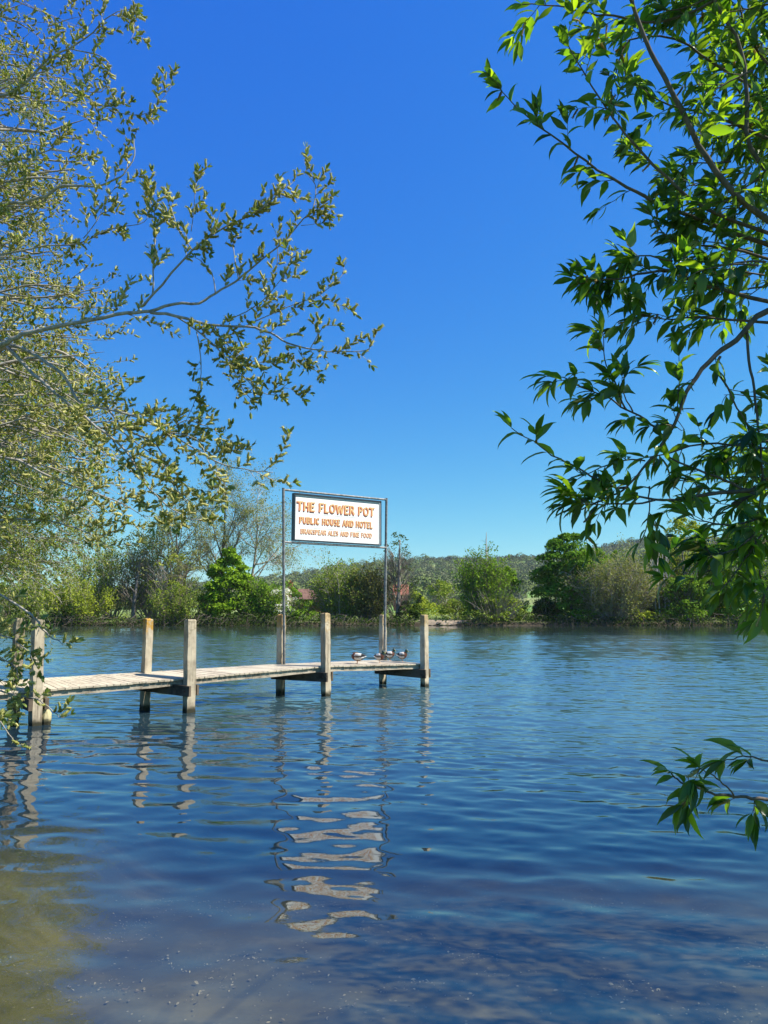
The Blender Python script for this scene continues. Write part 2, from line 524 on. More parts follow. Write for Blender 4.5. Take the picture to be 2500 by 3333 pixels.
def near_all(x, y):
    return near_h(x, y)
xs = np.concatenate([np.linspace(-60, -10, 40), np.linspace(-9.8, 8, 150), np.linspace(8.5, 60, 40)])
ys = np.concatenate([np.linspace(-30, -1, 20), np.linspace(-0.8, 14, 130), np.linspace(15, SHORE - 8, 30)])
props(grid_mesh('ground', xs, ys, near_all, ground_mat()), kind='structure')
xs = np.concatenate([np.linspace(-2500, -110, 60), np.linspace(-100, 100, 200), np.linspace(110, 2500, 60)])
ys = np.concatenate([np.linspace(SHORE - 8.2, SHORE + 6, 60), np.linspace(SHORE + 7, 330, 50), np.linspace(340, 1500, 80), np.linspace(1520, 2400, 16)])
props(grid_mesh('far_bank', xs, ys, far_h, meadow_mat()), kind='structure')

rl = np.random.default_rng(31)
nl = 12000
lx = rl.uniform(-3.6, 3.2, nl); ly = 3.2 + 5.0 * rl.random(nl) ** 1.3
kp = 0.6 * vnoise(lx * 1.3, ly * 1.3, 12) + 0.4 * vnoise(lx * 4, ly * 4, 13) + 0.22 * rl.random(nl) > 0.70
lx, ly = lx[kp], ly[kp]; nl = len(lx)
lp = np.stack([lx, ly, near_h(lx, ly) + 0.012], 1)
ld = np.stack([rl.normal(size=nl), rl.normal(size=nl), rl.normal(size=nl) * 0.15], 1)
ln_ = np.stack([rl.normal(size=nl) * 0.3, rl.normal(size=nl) * 0.3, np.ones(nl)], 1)
sz = 0.006 + 0.022 * rl.random(nl) ** 2 + 0.012 * (rl.random(nl) > 0.86)
M_LITTER = leaf_mat('bed_litter', [(0.0, (0.14, 0.10, 0.05)), (0.6, (0.28, 0.23, 0.13)), (0.95, (0.30, 0.25, 0.15)), (1.0, (0.42, 0.37, 0.24))], 0.0, 0.8)
props(scatter('leaf_litter', OVAL[0], OVAL[1], lp, ld, ln_, sz, sz * 0.6, M_LITTER), 'pale leaf litter and pebbles on the shallow river bed', 'litter', kind='stuff')

# ------------------------------------------------------------------ water
def water_mat():
    m, nt = new_mat('river_water')
    p = world_pos(nt)
    sep = N(nt, 'ShaderNodeSeparateXYZ'); nt.links.new(p, sep.inputs[0])
    x, y = sep.outputs[0], sep.outputs[1]
    # the sheltered water by the bank is calm, the open river is ruffled
    yy = math_n(nt, 'ADD', y, math_n(nt, 'MULTIPLY', x, 0.75))
    yy = math_n(nt, 'ADD', yy, math_n(nt, 'MULTIPLY', math_n(nt, 'SUBTRACT', noise(nt, mapping(nt, p, (0.25, 0.5, 1)), 1.0, 3), 0.5), 6.0))
    open_ = mapr(nt, yy, 7.0, 19.0)
    g1 = mapr(nt, noise(nt, mapping(nt, p, (0.03, 0.07, 1), loc=(3.1, 1.7, 0)), 1.0, 3, 0.5), 0.36, 0.58, 0.45, 1.0)
    g2 = mapr(nt, noise(nt, mapping(nt, p, (0.30, 0.45, 1), loc=(1.1, 0.7, 0)), 1.0, 5, 0.65), 0.36, 0.62, 0.55, 1.1)
    lee = mapr(nt, y, 45.0, 80.0, 1.0, 0.08)
    gust = math_n(nt, 'MULTIPLY', math_n(nt, 'MULTIPLY', g1, g2), lee)
    # the waves themselves are modelled in the surface; only the finest wrinkles are bump
    w3 = noise(nt, mapping(nt, p, (7.0, 17, 1), rot=(0, 0, 0.16)), 1.0, 3, 0.6)
    og = math_n(nt, 'MULTIPLY', open_, gust)
    h = math_n(nt, 'MULTIPLY', w3, math_n(nt, 'ADD', math_n(nt, 'MULTIPLY', og, 0.0028), 0.0004))
    b = N(nt, 'ShaderNodeBump', Strength=1.0, Distance=1.0)
    nt.links.new(h, b.inputs['Height'])
    fr = N(nt, 'ShaderNodeFresnel', IOR=1.95); nt.links.new(b.outputs[0], fr.inputs['Normal'])
    gl = N(nt, 'ShaderNodeBsdfGlossy', Roughness=0.015); gl.distribution = 'MULTI_GGX'; gl.inputs['Color'].default_value = (0.95, 0.97, 1, 1)
    nt.links.new(b.outputs[0], gl.inputs['Normal'])
    nt.links.new(math_n(nt, 'ADD', math_n(nt, 'MULTIPLY', math_n(nt, 'MULTIPLY', mapr(nt, y, 14.0, 55.0), gust), 0.15), 0.008), gl.inputs['Roughness'])
    tr = N(nt, 'ShaderNodeBsdfTransparent'); tr.inputs['Color'].default_value = (0.90, 0.92, 0.84, 1)
    df = N(nt, 'ShaderNodeBsdfDiffuse'); nt.links.new(mixc(nt, mapr(nt, y, 48.0, 75.0), mixc(nt, open_, (0.012, 0.028, 0.042), (0.048, 0.095, 0.105)), (0.030, 0.045, 0.032)), df.inputs['Color'])  # muddier and brighter in the open; far-bank tree reflection painted in as olive
    murk = mapr(nt, y, 3.0, 12.0, 0.05, 1.0, True)
    mx = N(nt, 'ShaderNodeMixShader'); nt.links.new(murk, mx.inputs[0])
    nt.links.new(tr.outputs[0], mx.inputs[1]); nt.links.new(df.outputs[0], mx.inputs[2])
    m2 = N(nt, 'ShaderNodeMixShader'); 
    bf = N(nt, 'ShaderNodeNewGeometry')      # light leaving the water upwards is let through
    nt.links.new(math_n(nt, 'MULTIPLY', fr.outputs[0], math_n(nt, 'SUBTRACT', 1.0, math_n(nt, 'MULTIPLY', bf.outputs['Backfacing'], 0.96))), m2.inputs[0])
    nt.links.new(mx.outputs[0], m2.inputs[1]); nt.links.new(gl.outputs[0], m2.inputs[2])
    o = N(nt, 'ShaderNodeOutputMaterial'); nt.links.new(m2.outputs[0], o.inputs[0])
    return m
rw = np.random.default_rng(97)
yr = np.concatenate([[-25, -8, -2, 0, 1.2, 2.2], np.arange(2.9, 12, 0.03), np.arange(12, 30, 0.05), np.arange(30, 58, 0.1), np.arange(58, SHORE - 3, 0.2), [SHORE, SHORE + 3]])
ui = np.linspace(-0.66, 0.66, 540)
outer = np.array([0.5, 2, 8, 30, 120, 500, 2400.0])
yb = np.maximum(yr, 0) + 1.5
WX = np.concatenate([-(0.66 * yb[:, None] + outer[None, ::-1]), ui[None, :] * yb[:, None], 0.66 * yb[:, None] + outer[None, :]], 1)
WY = np.repeat(yr[:, None], WX.shape[1], 1)
opn = ss(5.3, 15.0, WY + 0.9 * WX + 5.0 * (vnoise(WX * 0.25, WY * 0.4, 31) - 0.5))
gst = (0.55 + 0.6 * vnoise(WX * 0.05 + 9, WY * 0.09, 32)) * (0.55 + 0.75 * (0.6 * vnoise(WX * 0.35, WY * 0.5, 33) + 0.4 * vnoise(WX * 0.9, WY * 1.3, 34)))
lee = 1 - 0.85 * ss(50, 84, WY + 10 * (vnoise(WX * 0.04, WY * 0 + 2, 35) - 0.5))
O = opn * gst * lee
step = np.maximum(np.interp(WY, [3, 12, 12.1, 30, 30.1, 58, 58.1, 95], [0.03, 0.03, 0.05, 0.05, 0.1, 0.1, 0.2, 0.2]), 0.35 * 1.32 * yb[:, None] / 540)
edge = 1 - ss(0.0, 2.0, np.abs(WX) - 0.66 * yb[:, None]); edge = edge * ss(2.3, 3.2, WY) * (1 - ss(SHORE - 5, SHORE - 1, WY))
WZ = np.zeros_like(WX)
for (l0, l1, n_, calm, open_s, spread) in ((1.6, 4.0, 6, 0.006, 0.016, 0.5), (0.7, 1.6, 11, 0.014, 0.027, 0.55), (0.28, 0.7, 20, 0.036, 0.062, 0.62), (0.13, 0.28, 20, 0.012, 0.078, 0.75)):
    acc = np.zeros_like(WX)
    for _ in range(n_):
        lam = l0 * (l1 / l0) ** rw.random(); k_ = 2 * math.pi / lam; th = rw.normal() * spread * 0.6 + 0.12
        kx, ky = k_ * math.sin(th), k_ * math.cos(th)
        fade = ss(2.2, 4.5, lam / step)
        acc += fade * math.sqrt(2.0 / n_) / k_ * np.sin(kx * WX + ky * WY + rw.random() * 6.283 + 0.8 * vnoise(WX * 0.5, WY * 0.5, 40 + _))
    WZ += acc * (calm + (open_s - calm) * np.clip(O, 0, 1.3)) * edge
nr, ncw = WX.shape
iw = np.arange(ncw - 1)[None, :] + (np.arange(nr - 1) * ncw)[:, None]
props(arrays_mesh('river_water', np.stack([WX, WY, WZ], -1).reshape(-1, 3), [np.stack([iw, iw + 1, iw + ncw + 1, iw + ncw], -1).reshape(-1, 4)], water_mat(), None, True), kind='structure')

# ------------------------------------------------------------------ jetty
# each bent: front post base px, back post base px, post tops, deck corners (px)
BENTS = [
    dict(f=(114, 2363, 2008), b=(43, 2347, 2011), df=(112, 2245), db=(60, 2213), lf=(0.0, 1.0, 1.0), lb=(0, 1, 1.6)),
    dict(f=(615, 2317, 2016), b=(471, 2310, 2013), df=(606, 2206), db=(462, 2188), lf=(0.05, 1.0, 0.6), lb=(1.0, 0.2, 0.2)),
    dict(f=(1061, 2265, 1995), b=(912, 2258, 2000), df=(1056, 2167), db=(905, 2161), lf=(0.45, 1.0), lb=(0.8, 0.7)),
    dict(f=(1382, 2234, 2001), b=(1246, 2227, 2001), df=(1370, 2160), db=(1240, 2148), lf=(0.5, 0.8), lb=(0.35, 0.9)),
]
jetty = empty('jetty', (0, 0, 0), 'long weathered plank jetty on square timber posts running out over the river', 'jetty')
for bt in BENTS:
    bt['F'] = G(bt['f'][0], bt['f'][1]); bt['B'] = G(bt['b'][0], bt['b'][1])
    bt['DF'] = P(bt['df'][0], bt['df'][1], bt['F'].y + 0.10); bt['DB'] = P(bt['db'][0], bt['db'][1], bt['B'].y - 0.02)
DEN = (BENTS[3]['F'] - BENTS[1]['F']); DEN.z = 0; DEN.normalize()       # along the jetty
ACR = Vector((DEN.y, -DEN.x, 0))                                       # to its near side
ANG = math.atan2(DEN.y, DEN.x)
jetty.location = (BENTS[0]['F'].x, BENTS[0]['F'].y, 0)

def make_post(base, top_px, w, lich, lean=(0, 0), seed=0, zbot=-1.0):
    rs = random.Random(seed)
    d = ray(*top_px)
    ztop = P(top_px[0], top_px[1], base.y).z
    rings = 14
    mb = MB(); rot = Matrix.Rotation(ANG + rs.uniform(-0.06, 0.06), 3, 'Z')
    vs = []
    prof = [(-1, -1), (0, -1), (1, -1), (1, 0), (1, 1), (0, 1), (-1, 1), (-1, 0)]
    zs = [zbot, -0.15] + list(np.linspace(0.0, ztop - 0.03, rings)) + [ztop - 0.004]
    for i, z in enumerate(zs):
        sc = w / 2 * (1 - 0.06 * (z / max(ztop, 1)))
        if i == len(zs) - 1: sc *= 0.86
        erode = 1 - 0.10 * math.exp(-((z - 0.05) / 0.12) ** 2) * rs.random()
        for (a, b) in prof:
            j = 0.006
            q = rot @ Vector((a * sc * erode + rs.uniform(-j, j), b * sc * erode + rs.uniform(-j, j), 0))
            vs.append(Vector((base.x + q.x + lean[0] * z, base.y + q.y + lean[1] * z, z + (rs.uniform(-0.012, 0.012) if i >= len(zs) - 2 else 0))))
    fs = []
    for i in range(len(zs) - 1):
        for k in range(8):
            k2 = (k + 1) % 8
            fs.append((i * 8 + k, i * 8 + k2, (i + 1) * 8 + k2, (i + 1) * 8 + k))
    top = (len(zs) - 1) * 8
    c = sum((vs[top + k] for k in range(8)), Vector()) / 8 + Vector((0, 0, 0.004))
    vs.append(c)
    for k in range(8): fs.append((top + k, top + (k + 1) % 8, len(vs) - 1))
    mb.add(vs, fs)
    o = mb.build('post', M_POST, jetty)
    o.color = (lich[0], lich[1], lich[2] if len(lich) > 2 else 0.35, 1)
    return o

names = []
for i, bt in enumerate(BENTS):
    w = (0.175, 0.188, 0.172, 0.168)[i]
    fl = make_post(bt['F'], (bt['f'][0], bt['f'][2]), w, bt['lf'], ((-0.032, -0.02, -0.018, 0.0)[i], 0), 20 + i)
    bl = make_post(bt['B'], (bt['b'][0], bt['b'][2]), (0.16, 0.155, 0.16, 0.155)[i], bt['lb'], (0, 0), 40 + i)
    fl['label'] = ('dark grey grained post at the left edge, in front', 'grey timber post with dark cracked top', 'pale post with ochre lichen just left of the ducks', 'outermost pale post at the end of the jetty')[i]
    bl['label'] = ('shaded post behind the willow twigs', 'post with bright orange lichen head', 'yellow-stained post beside the left sign pole', 'pale post behind the right sign pole')[i]

# deck corners with one section extrapolated to the landing
sec = [(bt['DF'], bt['DB']) for bt in BENTS]
e0 = (sec[0][0] * 2 - sec[1][0], sec[0][1] * 2 - sec[1][1])
sec = [(Vector((e0[0].x, e0[0].y, 0.60)), Vector((e0[1].x, e0[1].y, 0.62)))] + sec
sec[-1] = (sec[-1][0] + DEN * 0.06, sec[-1][1] + DEN * 0.06)
for i in range(4):
    (f0, b0), (f1, b1) = sec[i], sec[i + 1]
    L = (f1 - f0).length
    n = int(round(L / 0.125))
    mb = MB()
    for k in range(n):
        t0 = (k + 0.04) / n; t1 = (k + 0.955) / n
        ov = 0.05 + R.uniform(-0.008, 0.008); ov2 = 0.02 + R.uniform(-0.008, 0.008)
        dz = R.uniform(-0.0035, 0.0035)
        c = []
        for (t) in (t0, t1):
            a = f0.lerp(f1, t); b = b0.lerp(b1, t); d = (a - b).normalized()
            c.append((a + d * ov, b - d * ov2))
        up = Vector((0, 0, dz)); th = Vector((0, 0, 0.032))
        hi = [c[0][0] + up, c[1][0] + up, c[1][1] + up, c[0][1] + up]
        lo = [v - th for v in hi]
        mb.hexa(lo, hi)
    mb.build('deck', M_DECK, jetty)
    for side, nm in ((0, 'side_beam'), (1, 'side_beam')):
        a = (f0, b0)[side]; b = (f1, b1)[side]; oth0 = (b0, f0)[side]; oth1 = (b1, f1)[side]
        mb = MB(); nseg = 8; rs = random.Random(i * 7 + side)
        prev = None
        rings = []
        for s_ in range(nseg + 1):
            t = s_ / nseg
            p = a.lerp(b, t); q = oth0.lerp(oth1, t); d = (p - q).normalized()
            zt = -0.0355; zb = -0.135 + rs.uniform(-0.008, 0.008)
            sag = -0.01 * math.sin(math.pi * t)
            o_ = p + Vector((0, 0, zt)); i_ = p - d * 0.055 + Vector((0, 0, zt))
            rings.append([p + Vector((0, 0, zb + sag)), p - d * 0.055 + Vector((0, 0, zb + sag)), i_, o_])
        vs = [v for r in rings for v in r]; fs = []
        for s_ in range(nseg):
            for k in range(4):
                k2 = (k + 1) % 4
                fs.append((s_ * 4 + k, s_ * 4 + k2, s_ * 4 + 4 + k2, s_ * 4 + 4 + k))
        fs += [(3, 2, 1, 0), tuple(nseg * 4 + k for k in range(4))]
        mb.add(vs, fs)
        mb.build('side_beam', M_BEAM, jetty)
# cross beams, a pair clasping the posts of every bent, with bolt heads
M_BOLT = plain_mat('rusty_bolt', (0.10, 0.05, 0.03), 0.7, 0.5)
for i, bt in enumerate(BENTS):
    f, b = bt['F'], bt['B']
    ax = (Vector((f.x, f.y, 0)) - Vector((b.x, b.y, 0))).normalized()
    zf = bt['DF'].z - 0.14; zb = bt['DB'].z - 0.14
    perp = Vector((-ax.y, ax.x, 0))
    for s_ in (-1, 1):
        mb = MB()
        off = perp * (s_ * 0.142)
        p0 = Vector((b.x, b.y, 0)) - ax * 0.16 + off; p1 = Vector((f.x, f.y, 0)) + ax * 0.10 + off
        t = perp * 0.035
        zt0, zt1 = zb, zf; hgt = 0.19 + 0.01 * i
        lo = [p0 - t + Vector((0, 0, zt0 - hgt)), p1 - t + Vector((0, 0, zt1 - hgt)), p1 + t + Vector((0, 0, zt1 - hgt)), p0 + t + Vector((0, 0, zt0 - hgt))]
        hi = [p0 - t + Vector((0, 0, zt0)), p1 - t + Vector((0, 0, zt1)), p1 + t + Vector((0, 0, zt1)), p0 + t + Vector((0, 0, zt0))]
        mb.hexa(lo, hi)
        cb = mb.build('cross_beam', M_XBEAM_SHADE, jetty)
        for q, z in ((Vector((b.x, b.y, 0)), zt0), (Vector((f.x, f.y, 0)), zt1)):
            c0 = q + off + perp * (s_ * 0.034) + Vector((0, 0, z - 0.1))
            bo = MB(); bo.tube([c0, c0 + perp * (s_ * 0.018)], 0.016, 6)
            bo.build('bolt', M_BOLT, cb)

# broken stump standing in the water against the first post
st_base = G(147, 2359)
mb = MB(); rs = random.Random(3); vs = []; nn = 9; rings = [(-0.5, 0.105, 0), (0.0, 0.10, 0), (0.09, 0.098, 0), (0.18, 0.092, 0.0), (0.26, 0.075, -0.015), (0.34, 0.05, -0.035), (0.395, 0.022, -0.045)]
for z, r, sh in rings:
    for k in range(nn):
        a = 6.283 * k / nn
        q = r * rs.uniform(0.82, 1.12)
        vs.append((st_base.x + q * math.cos(a) + sh, st_base.y + q * math.sin(a) * 0.9, z + rs.uniform(-0.018, 0.018)))
fs = [(i * nn + k, i * nn + (k + 1) % nn, (i + 1) * nn + (k + 1) % nn, (i + 1) * nn + k) for i in range(len(rings) - 1) for k in range(nn)]
fs.append(tuple((len(rings) - 1) * nn + k for k in range(nn)))
mb.add(vs, fs)
M_STUMP = wood_mat('stump_wood', (0.55, 0.48, 0.27), (0.42, 0.36, 0.19), (0.16, 0.13, 0.06), False)
stump = mb.build('broken_stump', M_STUMP)
props(stump, 'short broken yellowish stump standing in the water against the first jetty post', 'stump')

# ------------------------------------------------------------------ pub sign
YL = BENTS[2]['B'].y; YR = BENTS[3]['B'].y
pl_b = P(924, 2150, YL - 0.12); pr_b = P(1252, 2150, YR - 0.14)
pl_t = P(922.5, 1590, YL - 0.12); pr_t = P(1258, 1623, YR - 0.14)
zpost = 0.45
sign = empty('pub_sign', (pl_b.x, pl_b.y, zpost), 'white and navy framed public house sign on two tall steel poles above the jetty', 'sign')
for a, b in ((pl_b, pl_t), (pr_b, pr_t)):
    mb = MB(); lo = Vector((b.x + (a.x - b.x) * 1.15, b.y + (a.y - b.y) * 1.15, zpost))
    mb.tube([lo, b], 0.034, 12)
    mb.tube([b, b + Vector((0, 0, 0.012))], [0.037, 0.037], 12)
    pole = mb.build('pole', M_STEEL, sign, False)
    for zz in (0.95, 1.6):
        cl = MB()
        q = lo.lerp(b, (zz - lo.z) / (b.z - lo.z))
        cl.tube([q - Vector((0, 0, 0.02)), q + Vector((0, 0, 0.02))], 0.041, 12)
        cl.build('clamp', M_STEEL, pole)
SV = Vector((pr_t.x - pl_t.x, pr_t.y - pl_t.y, 0)); SW = SV.length; SU = SV.normalized()
SN = Vector((SU.y, -SU.x, 0))                     # faces the viewer's side
zl_b = P(922.5, 1764, YL - 0.12).z; zr_b = P(1257, 1783, YR - 0.14).z
def sp(u, z_frac, n=0.0, z=None):
    """point on the sign plane: u metres from the left pole, z_frac 0 bottom rail .. 1 top rail"""
    t = u / SW
    zb = zl_b + (zr_b - zl_b) * t; zt = (pl_t.z - 0.03) + (pr_t.z - pl_t.z) * t
    q = Vector((pl_t.x, pl_t.y, 0)) + SU * u + SN * n
    q.z = zb + (zt - zb) * z_frac
    return q
for zf in (0.0, 1.0):
    mb = MB()
    mb.tube([sp(0.0, zf), sp(SW, zf)], 0.028, 10)
    mb.build('rail', M_STEEL, sign)
    for u in (0.0, SW):
        pass
def u_of(px):
    """distance along the sign at which an image column crosses it"""
    d = ray(px, 1700); hd = Vector((d.x, d.y))
    a = Vector((pl_t.x, pl_t.y)); s = Vector((SU.x, SU.y))
    det = hd.x * (-s.y) + hd.y * s.x
    t = (a.x * (-s.y) + a.y * s.x) / det
    q = hd * t
    return (q - a).dot(s)
uL, uR = u_of(953), u_of(1237)
HB = sp(0, 1).z - sp(0, 0).z
def bx_sign(mb, u0, u1, f0, f1, n0, n1, mi=0):
    lo = [sp(u0, f0, n0), sp(u1, f0, n0), sp(u1, f0, n1), sp(u0, f0, n1)]
    hi = [sp(u0, f1, n0), sp(u1, f1, n0), sp(u1, f1, n1), sp(u0, f1, n1)]
    mb.hexa(lo, hi, mi)
fb, ft = 0.035, 0.955
mb = MB(); bx_sign(mb, uL + 0.005, uR - 0.005, fb + 0.002, ft - 0.002, -0.045, 0.030)
board = mb.build('board', M_WHITE, sign)
mb = MB()
fw = 0.035; fv = fw / HB
bx_sign(mb, uL, uL + fw, fb, ft, -0.055, 0.062)
bx_sign(mb, uR - fw * 0.55, uR, fb, ft, -0.055, 0.062)
bx_sign(mb, uL + fw, uR - fw * 0.55, ft - fv * 1.15, ft, -0.055, 0.062)
bx_sign(mb, uL + fw, uR - fw * 0.55, fb, fb + fv * 0.5, -0.055, 0.055)
mb.build('frame', M_BLACK, board)
mb = MB()
i0, i1, j0, j1 = uL + fw, uR - fw * 0.55, fb + fv * 0.5, ft - fv * 1.15
w_ = 0.03; wv = w_ / HB
bx_sign(mb, i1 - w_, i1 - 0.002, j0 + 0.002, j1 - 0.002, 0.026, 0.045)
mb.build('moulding', M_WHITE, board)
mb = MB()
e_ = 0.009; ev = e_ / HB
bx_sign(mb, i0 + 0.004, i0 + 0.004 + e_, j0 + 0.006, j1 - 0.03, 0.026, 0.036)
bx_sign(mb, i1 - w_ - e_ - 0.002, i1 - w_ - 0.002, j0 + 0.006, j1 - 0.03, 0.026, 0.040)
bx_sign(mb, i0 + 0.016, i1 - w_ - 0.014, j1 - 0.03 - ev, j1 - 0.03, 0.026, 0.036)
bx_sign(mb, i0 + 0.016, i1 - w_ - 0.014, j0 + 0.006, j0 + 0.006 + ev, 0.026, 0.036)
mb.build('border_line', M_BLACK, board)
mb = MB()
fm = (i0 + i1 - w_) / 2; fwid = i1 - w_ - i0
for fz in (0.565, 0.295):
    bx_sign(mb, fm - fwid * 0.29, fm + fwid * 0.27, fz, fz + 0.006, 0.030, 0.0325)
mb.build('divider_line', M_LINE, board)

# lettering: strokes with flared ends drawn as polygons, three layers (black underside, red side, yellow face)
GL = {  # strokes on a 0..1 x 0..1 box: ('l', x0,y0,x1,y1) straight, ('a', cx,cy,rx,ry,a0,a1) arc; width second
 'T': (0.80, [('l', .5, 0, .5, 1), ('l', 0, 1, 1, 1)]),
 'H': (0.84, [('l', .12, 0, .12, 1), ('l', .88, 0, .88, 1), ('l', .12, .5, .88, .5)]),
 'E': (0.70, [('l', .15, 0, .15, 1), ('l', .15, 1, .95, 1), ('l', .15, .52, .8, .52), ('l', .15, 0, .95, 0)]),
 'F': (0.68, [('l', .15, 0, .15, 1), ('l', .15, 1, .95, 1), ('l', .15, .50, .8, .50)]),
 'L': (0.66, [('l', .15, 0, .15, 1), ('l', .15, 0, .95, 0)]),
 'O': (0.92, [('a', .5, .5, .42, .5, 0, 360)]),
 'W': (1.20, [('l', .02, 1, .27, 0), ('l', .27, 0, .5, .9), ('l', .5, .9, .73, 0), ('l', .73, 0, .98, 1)]),
 'R': (0.78, [('l', .13, 0, .13, 1), ('l', .13, 1, .5, 1), ('a', .5, .76, .36, .24, 90, -90), ('l', .5, .52, .13, .52), ('l', .48, .52, .95, 0)]),
 'P': (0.72, [('l', .15, 0, .15, 1), ('l', .15, 1, .52, 1), ('a', .52, .74, .36, .26, 90, -90), ('l', .52, .48, .15, .48)]),
 'U': (0.84, [('l', .12, 1, .12, .35), ('a', .5, .35, .38, .35, 180, 360), ('l', .88, .35, .88, 1)]),
 'B': (0.76, [('l', .13, 0, .13, 1), ('l', .13, 1, .5, 1), ('a', .5, .77, .33, .23, 90, -90), ('l', .5, .54, .13, .54), ('a', .52, .27, .37, .27, 90, -90), ('l', .52, 0, .13, 0)]),
 'I': (0.34, [('l', .5, 0, .5, 1)]),
 'C': (0.80, [('a', .52, .5, .42, .5, 45, 315)]),
 'S': (0.66, [('a', .5, .75, .36, .25, 30, 270), ('a', .5, .25, .38, .25, 90, -150)]),
 'A': (0.86, [('l', .04, 0, .5, 1), ('l', .5, 1, .96, 0), ('l', .2, .34, .8, .34)]),
 'N': (0.86, [('l', .12, 0, .12, 1), ('l', .12, 1, .88, 0), ('l', .88, 0, .88, 1)]),
 'D': (0.84, [('l', .13, 0, .13, 1), ('l', .13, 1, .42, 1), ('a', .42, .5, .46, .5, 90, -90), ('l', .42, 0, .13, 0)]),
 'K': (0.80, [('l', .13, 0, .13, 1), ('l', .9, 1, .13, .45), ('l', .38, .6, .95, 0)]),
}
def text_polys(word, height, width, gap=0.18, space=0.55, thick=0.20):
    """list of quads (x,y) in metres, fitted to width"""
    adv = []
    x = 0
    for ch in word:
        if ch == ' ': x += space; continue
        w = GL[ch][0]; adv.append((ch, x, w)); x += w + gap
    tot = x - gap; k = width / tot
    polys = []
    for ch, x0, w in adv:
        for s in GL[ch][1]:
            pts = []
            if s[0] == 'l':
                for t in (0, .25, .5, .75, 1): pts.append((s[1] + (s[3] - s[1]) * t, s[2] + (s[4] - s[2]) * t))
            else:
                _, cx, cy, rx, ry, a0, a1 = s; n = 14 if abs(a1 - a0) > 200 else 8
                for t in range(n + 1):
                    a = math.radians(a0 + (a1 - a0) * t / n); pts.append((cx + rx * math.cos(a), cy + ry * math.sin(a)))
            P2 = [((x0 + q[0] * w) * k, (0.07 + q[1] * 0.86) * height) for q in pts]
            n = len(P2)
            for i in range(n - 1):
                a, b = P2[i], P2[i + 1]
                dx, dy = b[0] - a[0], b[1] - a[1]; l = math.hypot(dx, dy) or 1
                nx, ny = -dy / l, dx / l
                vert = abs(dy) > abs(dx)
                def wd(i_):
                    t = i_ / (n - 1)
                    base = thick * height * (1.0 if vert else 0.72) * 0.5
                    return base * (1 + (0.35 * (2 * t - 1) ** 2 if s[0] == 'l' else 0))
                w0, w1 = wd(i), wd(i + 1)
                ex = 0.25 * thick * height
                sx, sy = dx / l, dy / l
                a2 = (a[0] - sx * (ex if i == 0 else 0.0), a[1] - sy * (ex if i == 0 else 0)); b2 = (b[0] + sx * (ex if i == n - 2 else 0.1 * ex), b[1] + sy * (ex if i == n - 2 else 0.1 * ex))
                polys.append([(a2[0] - nx * w0, a2[1] - ny * w0), (b2[0] - nx * w1, b2[1] - ny * w1), (b2[0] + nx * w1, b2[1] + ny * w1), (a2[0] + nx * w0, a2[1] + ny * w0)])
    return polys
M_GOLD = plain_mat('lettering_yellow', (0.67, 0.42, 0.18), 0.5, 0, 0.4, 0.08, 30)
M_RED = plain_mat('lettering_red', (0.50, 0.10, 0.03), 0.5, 0, 0.4, 0.08)
M_INK = plain_mat('lettering_brown_black', (0.035, 0.015, 0.01), 0.5)
M_GOLD2 = plain_mat('lettering_ochre', (0.74, 0.52, 0.30), 0.5, 0, 0.4, 0.08, 30)
lines = [('THE FLOWER POT', 0.655, 0.865, 0.030, 0.935, 1.0), ('PUBLIC HOUSE AND HOTEL', 0.375, 0.525, 0.055, 0.915, 0.8), ('BRAKSPEAR ALES AND FINE FOOD', 0.150, 0.260, 0.070, 0.905, 0.55)]
faceH = (j1 - j0)
for txt, z0, z1, a0, a1, dep in lines:
    zz0 = j0 + faceH * z0; zz1 = j0 + faceH * z1
    U0 = i0 + fwid * a0; Wd = fwid * (a1 - a0); Hm = (zz1 - zz0) * HB
    pol = text_polys(txt, Hm, Wd, thick=0.165)
    mb = MB(); q = 0
    s_ = 0.034 * dep
    for li, (dx, dz, nn_) in enumerate(((-0.9 * s_, -1.25 * s_, 0.0), (-0.95 * s_, -0.35 * s_, 0.0012), (0, 0, 0.0024))):
        for pg in pol:
            jt = (q % 7) * 0.00012; q += 1
            mb.add([sp(U0 + x + dx, zz0 + (y + dz) / HB, 0.0315 + nn_ + jt) for x, y in pg], [(0, 1, 2, 3)], li)
    o = mb.build('lettering', [M_INK, M_RED, M_GOLD if dep > 0.6 else M_GOLD2], board)

# ------------------------------------------------------------------ mallards
M_GREY = plain_mat('duck_grey_plumage', (0.62, 0.56, 0.50), 0.8, 0, 0.2, 0.10, 60)
M_CHEST = plain_mat('duck_chestnut_breast', (0.13, 0.045, 0.025), 0.7, 0, 0.3, 0.15, 60)
M_HEADG = plain_mat('duck_green_head', (0.010, 0.035, 0.018), 0.35, 0, 0.6, 0.2, 40)
M_DBLK = plain_mat('duck_black', (0.012, 0.012, 0.013), 0.6, 0, 0.4, 0.2, 40)
M_DBRN = plain_mat('duck_brown_wing', (0.16, 0.12, 0.09), 0.75, 0, 0.3, 0.2, 50)
M_DWHT = plain_mat('duck_white', (0.75, 0.72, 0.68), 0.8, 0, 0.2, 0.05, 40)
M_BILL = plain_mat('duck_bill', (0.42, 0.38, 0.06), 0.5)
M_ORNG = plain_mat('duck_orange_leg', (0.65, 0.16, 0.02), 0.5)
DM = [M_GREY, M_CHEST, M_HEADG, M_DBLK, M_DWHT, M_BILL, M_DBRN]
